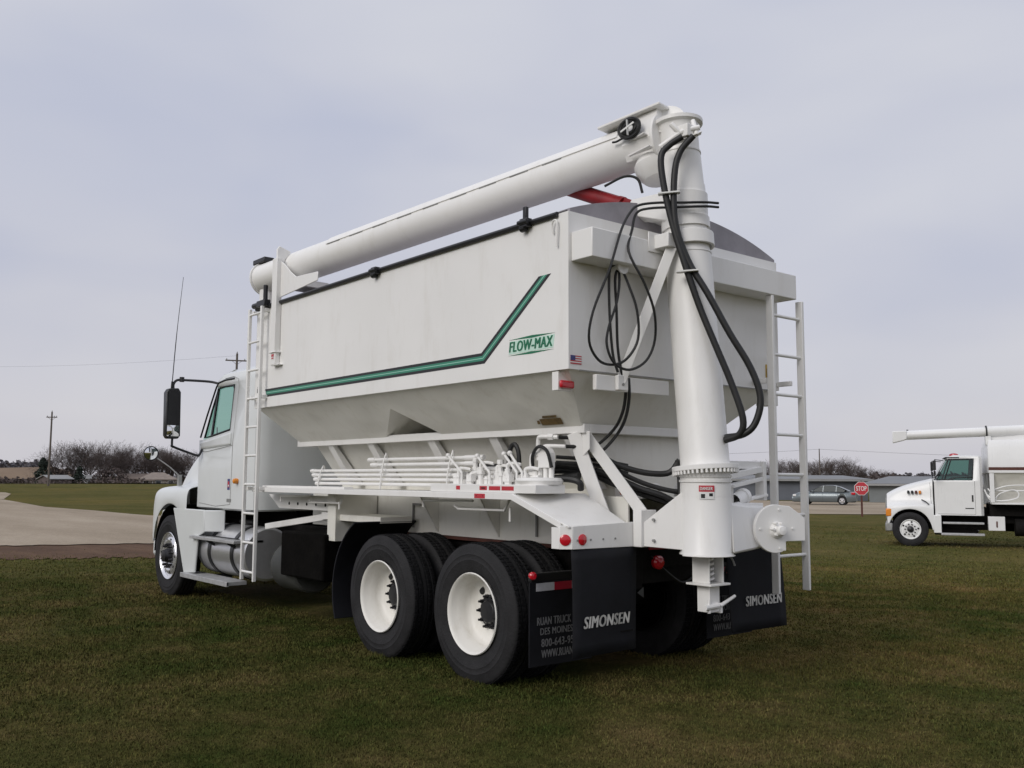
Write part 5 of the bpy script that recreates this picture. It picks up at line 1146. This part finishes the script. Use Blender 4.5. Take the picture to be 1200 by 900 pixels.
# grass blades near the camera
def make_grass():
    pts = []
    for (r0, r1, dens, hh) in ((3.2, 6.5, 6500, .024), (6.5, 10, 3400, .027), (10, 16, 1150, .032), (16, 26, 300, .038), (26, 44, 52, .045)):
        n = int(dens*math.pi*(r1*r1-r0*r0)*80/360)
        r = np.sqrt(rng.uniform(r0*r0, r1*r1, n)); a = YAW+np.radians(rng.uniform(-40, 40, n))
        x = CAM.x+r*np.cos(a); y = CAM.y+r*np.sin(a)
        pts.append(np.stack([x, y, np.full(n, hh), np.full(n, .0014+.00042*r0)], 1))
    # longer tufts and weeds scattered over the lawn and round the tyres
    nt_ = 900; r = np.sqrt(rng.uniform(3.4**2, 20**2, nt_)); a = YAW+np.radians(rng.uniform(-38, 38, nt_))
    tx_ = np.stack([CAM.x+r*np.cos(a), CAM.y+r*np.sin(a)], 1)
    ty_ = []
    for wx in (0, 1.32, 6.6):
        for wy in (1.085, .755) if wx < 6 else (1.03,):
            for k in range(46): ty_.append((wx+rng.uniform(-.30, .30), wy+rng.choice([-1, 1])*rng.uniform(.12, .20)))
    tx_ = np.concatenate([tx_, np.array(ty_)])
    for (cx_, cy_) in tx_:
        k = rng.integers(10, 26); hh = rng.uniform(.03, .055); sp = rng.uniform(.015, .05)
        pts.append(np.stack([cx_+rng.normal(0, sp, k), cy_+rng.normal(0, sp, k), np.full(k, hh), np.full(k, .0028)], 1))
    P = np.concatenate(pts)
    P = P[~((P[:, 0] > -.4) & (P[:, 0] < 7) & (abs(P[:, 1]) < .5))]
    D = P[:, :2]-np.array([CAM.x, CAM.y]); dep = D@np.array([fw.x, fw.y])-CAM.z*fw.z; lat = D@np.array([rt.x, rt.y])
    uu = 600+FPX*lat/dep; dist_ = np.hypot(D[:, 0], D[:, 1]); vv = 559+1.52*FPX/dep
    P = P[~((uu < 330) & (vv < 654+rng.normal(0, 3.2, len(P))))]
    n = len(P); h = P[:, 2]*rng.uniform(.45, 1.25, n)
    # patchy length
    h *= .75+.4*(np.sin(P[:, 0]*2.1+np.sin(P[:, 1]*1.7)*2)*np.sin(P[:, 1]*2.6+P[:, 0]*.6)*.5+.5)
    az = rng.uniform(0, 2*np.pi, n); lean = rng.uniform(.1, 1.1, n); la = rng.uniform(0, 2*np.pi, n)
    w = P[:, 3]
    z0 = np.array([terrain(x, y) for x, y in P[:, :2]])
    base = np.stack([P[:, 0], P[:, 1], z0-.004], 1); sx = np.stack([np.cos(az)*w, np.sin(az)*w, np.zeros(n)], 1)
    ld = np.stack([np.cos(la), np.sin(la), np.zeros(n)], 1)
    mid = base+ld*(h*lean*.3)[:, None]+np.array([0, 0, 1])*(h*.6)[:, None]; tip = base+ld*(h*lean)[:, None]+np.array([0, 0, 1])*(h*np.clip(1.1-.45*lean, .3, 1))[:, None]
    co = np.stack([base-sx, base+sx, mid+sx*.8, mid-sx*.8, tip], 1).reshape(-1, 3)
    k = np.arange(n)*5
    quads = np.stack([k, k+1, k+2, k+3], 1); tris = np.stack([k+3, k+2, k+4], 1)
    loops = np.concatenate([quads.ravel(), tris.ravel()]); ls = np.concatenate([np.arange(n)*4, n*4+np.arange(n)*3]); lt = np.concatenate([np.full(n, 4), np.full(n, 3)])
    me = bpy.data.meshes.new('grass'); me.vertices.add(len(co)); me.vertices.foreach_set('co', co.astype(np.float32).ravel())
    me.loops.add(len(loops)); me.loops.foreach_set('vertex_index', loops.astype(np.int32)); me.polygons.add(2*n)
    me.polygons.foreach_set('loop_start', ls.astype(np.int32)); me.polygons.foreach_set('loop_total', lt.astype(np.int32))
    me.update(calc_edges=True); me.validate(); me.materials.append(M['blade'])
    o = bpy.data.objects.new('grass', me); COL.objects.link(o); o['kind'] = 'stuff'
make_grass()

# ================================================================== STOP SIGN
def stop_sign():
    x, y = bearing(1009, 52); z = terrain(x, y)
    t = thing('stop_sign', 'red octagonal stop sign on a short brown post by the road', 'sign', (x, y, z), YAW-R(20)+math.pi)
    b = MB(); b.bb(-.05, .05, -.05, .05, -.3, 1.25); p = b.build('post', 'rust', t)
    t.rotation_euler = (0, 0, YAW-R(18)+math.pi)
    b = MB(); oc = lambda r: [(r*math.cos(math.pi/8+i*math.pi/4), 1.55+r*math.sin(math.pi/8+i*math.pi/4)) for i in range(8)]
    b.prism(oc(.40), 'x', .052, .056); s = b.build('sign_plate', 'decal_white', t)
    b = MB(); b.prism(oc(.372), 'x', .0565, .060); b.build('sign_face', 'decal_red', s)
    text('sign_lettering', 'STOP', 'decal_white', s, (.0605, -.27, 1.42), (0, 1, 0), (0, 0, 1), .26, .54, 0, .012, .001)
    b = MB(); b.bar((0, -.02, 1.2), (0, .0, 2.0), .04, .04); b.build('backing_bar', 'rust', s)
    return t
stop_sign()
# ================================================================== UTILITY POLES AND WIRES
M['pole'] = mat('weathered_pole', (.12, .10, .085), .9, 0, .3, 4)
def pole(u, depth, top, label, arm, face=0):
    x, y = bearing(u, depth); z = terrain(x, y)
    t = thing('utility_pole', label, 'utility pole', (x, y, z), face)
    b = MB(); b.tube((0, 0, -.5), (0, 0, top), .15, .10, n=12); b.build('pole_shaft', 'pole', t)
    if arm:
        b = MB(); b.bb(-.05, .05, -arm/2, arm/2, top-.75, top-.63); c = b.build('crossarm', 'pole', t)
        for yy in (-arm/2+.08, -arm/2+.35, arm/2-.12):
            b = MB(); b.lathe([(0, .03), (.06, .05), (.12, .045), (.15, .02)], (0, yy, top-.63), (0, 0, 1), 10); b.build('insulator', 'grey', c)
        b = MB(); b.bar((.03, -.5, top-.68), (.03, 0, top-1.1), .03, .03, (1, 0, 0)); b.bar((.03, .5, top-.68), (.03, 0, top-1.1), .03, .03, (1, 0, 0)); b.build('arm_brace', 'pole', c)
    b = MB(); b.lathe([(0, .03), (.06, .06), (.14, .05), (.2, .02)], (0, 0, top), (0, 0, 1), 10); b.build('insulator', 'grey', t)
    return x, y, z
GP = 'utility poles'
pA = pole(57, 121, 9.6, 'wooden utility pole standing on the grass bank in front of bare trees', 1.3, YAW+.2)
pB = pole(273, 90, 13.5, 'utility pole with a wide crossarm rising behind the white cab roof', 2.15, YAW+.3)
pC = pole(961, 190, 8.2, 'thin utility pole above the silver car with wires leading both ways', 0, 0)
def wire(name, p, q, sag, lab, r=.02):
    b = MB(); p, q = Vector(p), Vector(q)
    b.path([p.lerp(q, i/16)-Vector((0, 0, sag*4*(i/16)*(1-i/16))) for i in range(17)], r, 5, smooth=False); tag(b.build(name, 'rubber'), lab, 'wire')
wx, wy = bearing(-250, 150)
wire('power_line', (pB[0], pB[1], pB[2]+13.3), (wx, wy, 21), 1.5, 'faint overhead wire running from the crossarm pole past the antenna', .007)
ex, ey = bearing(1500, 150); wire('power_line', (pC[0], pC[1], pC[2]+8.2), (ex, ey, 4.4), .4, 'overhead wire running from the thin pole towards the truck with the red stripe', .02)
ex, ey = bearing(700, 210); wire('power_line', (pC[0], pC[1], pC[2]+8.2), (ex, ey, 7.2), .6, 'overhead wire running from the thin pole behind the tall ladder', .02)

# ================================================================== BUILDINGS
M['roofmetal'] = mat('grey_metal_roof', (.20, .205, .21), .6, .2, .2, .6)
M['wallgrey'] = mat('grey_blue_siding', (.125, .135, .155), .7, 0, .15, .8)
M['wallpale'] = mat('grey_green_siding', (.17, .185, .185), .7, 0, .15, .8)
M['fascia'] = mat('pale_fascia', (.27, .27, .265), .6, 0, .1, 2)
M['brownroof'] = mat('brown_shingle', (.16, .125, .105), .9, 0, .25, 1.5)
M['tanroof'] = mat('tan_shingle', (.24, .20, .17), .9, 0, .25, 1.5)
M['housewall'] = mat('house_siding', (.34, .31, .28), .8, 0, .2, 1.5)
M['darkwall'] = mat('dark_house_siding', (.11, .085, .08), .8, 0, .2, 1.5)
M['whitewall'] = mat('white_house_siding', (.62, .63, .64), .7, 0, .1, 1.5)
M['pane'] = mat('dark_window', (.03, .035, .04), .1, 0, .1, 3)
def house(name, label, u, depth, L, D, h, rise, wall, roof, face, cat='house', zoff=0, wins=2, hip=False, over=.35):
    x, y = bearing(u, depth); z = terrain(x, y)+zoff
    t = thing(name, label, cat, (x, y, z), face)      # local x = depth away, y along the front
    b = MB(); b.bb(0, D, -L/2, L/2, -1.0, h)
    if not hip: b.loft([[(0, yy, h), (D, yy, h), (D/2, yy, h+rise)] for yy in (-L/2, L/2)])
    w = b.build('wall', wall, t)
    b = MB(); e = L/2+over; hi = D/2*.9 if hip else 0
    hl = h-over*rise/(D/2)
    b.loft([[(-over, -e, hl), (-over, e, hl), (-over, e, hl+.12), (-over, -e, hl+.12)], [(D/2, -e+hi, h+rise), (D/2, e-hi, h+rise), (D/2, e-hi, h+rise+.12), (D/2, -e+hi, h+rise+.12)],
            [(D+over, -e, hl), (D+over, e, hl), (D+over, e, hl+.12), (D+over, -e, hl+.12)]])
    r = b.build('roof', roof, t)
    for i in range(wins):
        yy = -L/2+L*(i+.5)/wins; b = MB(); b.bb(-.06, -.01, yy-.55, yy+.55, .9, min(h-.25, 2.0)); f = b.build('window', 'whitewall', w); b = MB(); b.bb(-.075, -.061, yy-.45, yy+.45, 1.0, min(h-.35, 1.9)); b.build('pane', 'pane', f)
    return t, w, r
F0 = YAW+R(24)
house('open_shed', 'low shed with a pale slanted roof close beside the wooden utility pole', 72, 186, 4.6, 4.0, 1.95, .65, 'darkwall', 'fascia', F0+.6, 'shed', 0, 0)
house('white_house', 'small white house half hidden behind bare tree trunks', 106, 196, 3.4, 5, 2.0, .6, 'whitewall', 'fascia', F0, 'house', 0, 1)
house('brown_house', 'dark brown house with a brown gabled roof among the trees', 156, 200, 7.0, 6, 2.0, 1.0, 'darkwall', 'brownroof', F0-.3, 'house', 0, 2)
hx2 = house('tan_house', 'tan house with a hipped roof and porch beside the round hood mirror', 186, 188, 7.0, 6, 1.95, 1.25, 'housewall', 'tanroof', F0, 'house', .0, 3, True)
for yy in (1.2, 2.9):
    b = MB(); b.bb(-1.3, -1.2, yy-.05, yy+.05, -.5, 1.65); b.build('porch_post', 'whitewall', hx2[0])
b = MB(); b.bb(-1.5, .1, .8, 3.4, 1.62, 1.75); b.build('porch_roof', 'tanroof', hx2[0])
# long grey sheds behind the car
bx0, by0 = bearing(1014, 86)
t = thing('metal_shed', 'long low blue grey metal shed directly behind the silver car', 'shed', (bx0, by0, terrain(bx0, by0)), YAW-R(8))
b = MB(); b.bb(0, 26, -.2, 26, -1.2, 1.85); w = b.build('wall', 'wallgrey', t)
b = MB(); b.loft([[(-.5, yy, 1.86), (13, yy, 2.25), (26.5, yy, 1.86), (26.5, yy, 2.0), (13, yy, 2.40), (-.5, yy, 2.0)] for yy in (-.6, 26.4)]); r = b.build('roof', 'roofmetal', t)
b = MB(); b.bb(-.54, -.505, -.65, 26.4, 1.80, 1.98); b.build('fascia_board', 'fascia', r)
bx1, by1 = bearing(1018, 80)
t = thing('metal_shed', 'grey green shed with a low sloping roof and roof vent, behind the stop sign', 'shed', (bx1, by1, terrain(bx1, by1)), YAW-R(34))
b = MB(); b.bb(0, 20, -24, 0, -1.2, 1.50); w = b.build('wall', 'wallpale', t)
b = MB(); b.loft([[(-.5, yy, 1.50), (10, yy, 2.15), (20.5, yy, 1.50), (20.5, yy, 1.63), (10, yy, 2.28), (-.5, yy, 1.63)] for yy in (-24.5, .5)]); r = b.build('roof', 'roofmetal', t)
b = MB(); b.bb(-.56, -.505, -24.5, .5, 1.44, 1.60); b.build('fascia_board', 'fascia', r)
b = MB(); b.lathe([(0, .10), (.25, .10), (.27, .22), (.42, .20), (.47, .05)], (8, -8.0, 2.1), (0, 0, 1), 14); b.build('roof_vent', 'whitewall', r)
b = MB(); b.bb(-.05, -.01, -6, -5, -.6, 1.2); b.build('door', 'wallgrey', w)
# ================================================================== TREES
M['bark'] = mat('winter_bark', (.075, .060, .053), .95, 0, .3, 2)
M['twig'] = mat('winter_twigs', (.085, .066, .060), .95, 0, .35, .5)
M['twig2'] = mat('reddish_twigs', (.082, .062, .056), .95, 0, .35, .5)
M['conifer'] = mat('dark_conifer', (.022, .032, .022), .95, 0, .5, 1.2)
M['farwood'] = mat('far_woodland', (.085, .080, .088), .95, 0, .3, .05)
def tree_proto(seed, h, spread, forks, twig='twig'):
    rg = random.Random(seed); tr = MB(); cr = MB()
    def seg(mb, p, q, r0, r1, n): mb.tube(p, q, r0, r1, n=n, cap=False)
    def grow(p, d, L, r, lev):
        steps = 3 if lev < 3 else 2
        for i in range(steps):
            d = (d+Vector((rg.gauss(0, .16), rg.gauss(0, .16), rg.gauss(.04, .10)))*(.6+.25*lev)).normalized()
            q = p+d*L/steps; r1 = max(r*(.86 if lev < 3 else .75), .012)
            seg(tr if lev == 0 else cr, p, q, r, r1, 7 if lev < 1 else 4 if lev < 3 else 3); p, r = q, r1
            if lev >= 1 and lev < 5 and i < steps-1 or (lev == 0 and i >= 1):
                for _ in range(1 if lev < 4 else 2):
                    a = rg.uniform(0, 6.28); sd = d.orthogonal().normalized(); sd.rotate(Matrix.Rotation(a, 3, d))
                    nd = (d*rg.uniform(.5, .9)+sd*spread*rg.uniform(.6, 1.2)+Vector((0, 0, .12))).normalized()
                    grow(p, nd, L*rg.uniform(.55, .8), r*.6, lev+1)
        if lev < 5:
            for k in range(forks if lev < 2 else 2):
                a = 6.28*k/max(forks, 2)+rg.uniform(-.6, .6); sd = d.orthogonal().normalized(); sd.rotate(Matrix.Rotation(a, 3, d))
                nd = (d*rg.uniform(.7, 1.1)+sd*spread*rg.uniform(.5, 1.0)+Vector((0, 0, .1))).normalized()
                grow(p, nd, L*rg.uniform(.66, .86), r*.72, lev+1)
    grow(Vector((0, 0, -.2)), Vector((rg.gauss(0, .06), rg.gauss(0, .06), 1)).normalized(), h*.30, h*.020, 0)
    t = thing('bare_tree', '', 'tree')
    tr.build('trunk', 'bark', t, normals=False); cr.build('crown', twig, t, normals=False)
    return t
protos = [tree_proto(3, 9, .75, 3), tree_proto(8, 9, .55, 3, 'twig2'), tree_proto(15, 9, .95, 3), tree_proto(22, 9, .65, 2, 'twig2')]
for t in protos:
    zs = [ (v.co.z) for ch in t.children for v in ch.data.vertices]; t['h'] = max(zs)
GL, GRt = 'bare trees beyond the road on the left', 'bare trees behind the grey sheds'
left = [(44, 212, 547, 3), (62, 202, 524, 2), (74, 200, 520, 0), (86, 208, 528, 3), (96, 200, 518, 0), (106, 204, 519, 1), (117, 200, 519, 0), (127, 206, 521, 2), (134, 202, 519, 1), (143, 208, 527, 3), (152, 214, 533, 1), (161, 214, 529, 2), (171, 210, 527, 3), (181, 212, 524, 1), (190, 206, 524, 2), (199, 212, 525, 3), (208, 208, 528, 1), (218, 214, 532, 0), (230, 210, 530, 2), (104, 215, 530, 3), (140, 222, 530, 3), (166, 222, 531, 0), (100, 232, 527, 1), (113, 238, 529, 0), (124, 232, 526, 3), (138, 240, 528, 2), (150, 236, 529, 0), (157, 242, 531, 3), (177, 238, 529, 1), (187, 244, 528, 0), (195, 238, 529, 2), (205, 240, 528, 3), (214, 236, 529, 1), (224, 240, 530, 2)]
right = [(890, 240, 541, 0), (902, 236, 540, 1), (914, 232, 538, 2), (926, 236, 540, 3), (937, 230, 538, 1), (948, 238, 540, 0), (958, 232, 539, 2), (967, 228, 537, 1), (977, 236, 538, 3), (987, 230, 536, 0), (997, 236, 541, 2), (1006, 240, 546, 1), (1020, 262, 550, 1), (1029, 256, 549, 3), (1037, 262, 551, 1), (1046, 258, 555, 2), (1056, 262, 558, 3), (1080, 268, 556, 0), (907, 252, 541, 3), (919, 254, 540, 0), (931, 250, 541, 1), (943, 254, 541, 2), (953, 250, 540, 3), (963, 254, 541, 0), (972, 250, 540, 2), (982, 254, 541, 1), (992, 250, 541, 3), (1002, 254, 545, 0), (1012, 262, 549, 3)]
first = set(); ordn = 'first second third fourth fifth sixth seventh eighth ninth tenth eleventh twelfth thirteenth fourteenth fifteenth sixteenth seventeenth eighteenth nineteenth twentieth twenty-first twenty-second twenty-third twenty-fourth twenty-fifth twenty-sixth twenty-seventh twenty-eighth twenty-ninth thirtieth thirty-first thirty-second thirty-third thirty-fourth thirty-fifth thirty-sixth'.split()
for lst, grp, txt in ((left, GL, ' bare tree counted from the stubble field towards the white cab'), (right, GRt, ' bare tree counted from the auger column in the row behind the sheds')):
    for (u, dep, vtop, k) in lst:
        x, y = bearing(u, dep); z = terrain(x, y); H = CAM.z+(hz(u)-vtop)/FPX*dep-z
        p = protos[k]
        if k in first: o = copy_tree(p)
        else: o = p; first.add(k)
        s = H/p['h']; o.location = (x, y, z); o.rotation_euler = (0, 0, rng.uniform(0, 6.28)); o.scale = (s*1.1, s*1.1, s*1.07)
        o['label'] = ordn[sorted(q[0] for q in lst).index(u)]+txt; o['group'] = grp
for t in protos: del t['h']
for o in list(bpy.data.objects):
    if o.get('h') is not None: del o['h']
def leafy(name, label, u, depth, vtop, w, m, cat, conic=False, n=900):
    x, y = bearing(u, depth); z = terrain(x, y); H = CAM.z+(hz(u)-vtop)/FPX*depth-z
    t = thing(name, label, cat, (x, y, z))
    b = MB(); b.tube((0, 0, -.3), (0, 0, H*.8), .12, .03, n=7); b.build('trunk', 'bark', t)
    b = MB()
    for i in range(n):
        hh = rng.uniform(.05, 1); ww = w/2*((1-hh)**.55*(.8+.25*math.sin(hh*17+u)) if conic else math.sin(math.pi*min(1, hh*.85+.15))**.6)*math.sqrt(rng.uniform(.1, 1)); a = rng.uniform(0, 6.28)
        c = Vector((ww*math.cos(a), ww*math.sin(a), hh*H)); s = rng.uniform(.12, .3)*(H/4)**.3
        d = Vector(rng.normal(size=3)).normalized(); e = d.orthogonal().normalized()*s; f = d.cross(e).normalized()*s
        b.poly([c-e, c+f*.7, c+e, c-f*.7])
    b.build('crown', m, t, normals=False); return t
leafy('conifer', 'dark evergreen tree just left of the wooden utility pole', 50, 196, 537, 4.6, 'conifer', 'tree', True, 1400)
leafy('evergreen_shrub', 'dark evergreen bush between the pale shed and the white house', 93, 190, 547, 3.4, 'conifer', 'shrub', True, 900)
GS = 'leafless bushes among the houses'
for u, dep, v, w, lab in ((63, 205, 548, 4.5, 'leafless brown bush behind the pale roofed shed beside the wooden pole'), (80, 206, 549, 5, 'leafless bush between the pale roofed shed and the dark evergreen bush'), (121, 192, 552, 5, 'leafless reddish bush just beside the small white house'),
        (135, 192, 549, 6, 'widest leafless bush, midway between the white house and the brown house'), (172, 212, 541, 7, 'tall leafless bush rising behind the gap between brown and tan houses'), (203, 214, 541, 7, 'leafless bush behind the tan house beside the cab')):
    o = leafy('bush', lab, u, dep, v, w, 'twig2', 'bush', False, 900); o['group'] = GS
# far woods and brush: uncounted masses
def mass(name, specs, m):
    b = MB()
    for (u0, u1, dep, v, jit, size, n) in specs:
        for i in range(n):
            u = rng.uniform(u0, u1); de = dep*rng.uniform(.97, 1.06); x, y = bearing(u, de); z0 = terrain(x, y)
            ht = CAM.z+(hz(u)-v+jit*(math.sin(u*.35)+math.sin(u*.93+1)+.7*math.sin(u*2.3)))/FPX*de-z0
            hh = rng.uniform(0, 1)**.8*max(.4, ht); c = Vector((x, y, z0+hh)); s = size*rng.uniform(.4, 1)
            d = Vector(rng.normal(size=3)).normalized(); e = d.orthogonal().normalized()*s; f = d.cross(e).normalized()*s
            b.poly([c-e, c+f*.6, c+e, c-f*.6])
    o = b.build(name, m, normals=False); o['kind'] = 'stuff'
mass('far_wood', [(-200, 60, 640, 542, 1.4, 2.2, 5000), (980, 1260, 560, 556, 1.2, 1.5, 3200), (640, 990, 560, 557, 1.0, 1.5, 2500)], 'farwood')
mass('brush', [(640, 1060, 246, 557, 1.2, .55, 6000)], 'twig2')
mass('undergrowth', [(112, 172, 184, 562, 1.0, .35, 1100), (36, 112, 186, 563, .8, .3, 700), (172, 240, 184, 564.5, .5, .3, 300)], 'twig2')
mass('hedge', [(-30, 46, 290, 561, 1.0, .6, 900)], 'twig2')

# ================================================================== LIGHT
w = bpy.data.worlds.new('World'); sc.world = w; w.use_nodes = True; nt = w.node_tree; nt.nodes.clear()
SUN = Vector((-.13, .86, .52)).normalized(); el = math.asin(SUN.z); az_ = math.atan2(SUN.x, SUN.y)
out = nt.nodes.new('ShaderNodeOutputWorld')
sky = N(nt, 'ShaderNodeTexSky'); sky.sky_type = 'NISHITA'; sky.sun_disc = False; sky.sun_elevation = el; sky.sun_rotation = az_; sky.air_density = 1; sky.dust_density = 3
bg1 = N(nt, 'ShaderNodeBackground'); bg1.inputs[1].default_value = .06; nt.links.new(sky.outputs[0], bg1.inputs[0])
tc = N(nt, 'ShaderNodeTexCoord'); mp = N(nt, 'ShaderNodeMapping'); mp.inputs['Scale'].default_value = (1, 1, 2.6); nt.links.new(tc.outputs['Generated'], mp.inputs[0])
n1 = N(nt, 'ShaderNodeTexNoise', Scale=2.6, Detail=3, Roughness=.45, Distortion=.2); nt.links.new(mp.outputs[0], n1.inputs['Vector'])
cr = ramp(nt, n1.outputs['Fac'], [(.28, (.535, .565, .690)), (.50, (.605, .622, .715)), (.72, (.67, .68, .745))])
sx = N(nt, 'ShaderNodeSeparateXYZ'); nt.links.new(tc.outputs['Generated'], sx.inputs[0])
hz = ramp(nt, sx.outputs['Z'], [(.0, (1.02, .98, .945)), (.12, (1.06, 1.035, 1.0)), (.32, (1.03, 1.03, 1.03)), (.55, (1.10, 1.10, 1.08)), (1.0, (1.5, 1.5, 1.46))])
hz.color_ramp.interpolation = 'EASE'
mu = N(nt, 'ShaderNodeMixRGB', blend_type='MULTIPLY'); mu.inputs[0].default_value = 1; nt.links.new(cr.outputs[0], mu.inputs[1]); nt.links.new(hz.outputs[0], mu.inputs[2])
bg2 = N(nt, 'ShaderNodeBackground'); bg2.inputs[1].default_value = 1.0; nt.links.new(mu.outputs[0], bg2.inputs[0])
mx = N(nt, 'ShaderNodeMixShader'); mx.inputs[0].default_value = .88; nt.links.new(bg1.outputs[0], mx.inputs[1]); nt.links.new(bg2.outputs[0], mx.inputs[2]); nt.links.new(mx.outputs[0], out.inputs[0])
ld = bpy.data.lights.new('sun', 'SUN'); ld.energy = 1.45; ld.angle = R(30); ld.color = (1, .965, .92)
lo = bpy.data.objects.new('sun', ld); COL.objects.link(lo); lo.rotation_euler = SUN.to_track_quat('Z', 'Y').to_euler()
sc.view_settings.view_transform = 'Standard'; sc.view_settings.look = 'None'; sc.view_settings.exposure = 0; sc.view_settings.gamma = 1
sc.render.engine = 'CYCLES'; sc.cycles.max_bounces = 6; sc.cycles.transparent_max_bounces = 12
sc.render.resolution_x = 1024; sc.render.resolution_y = 768
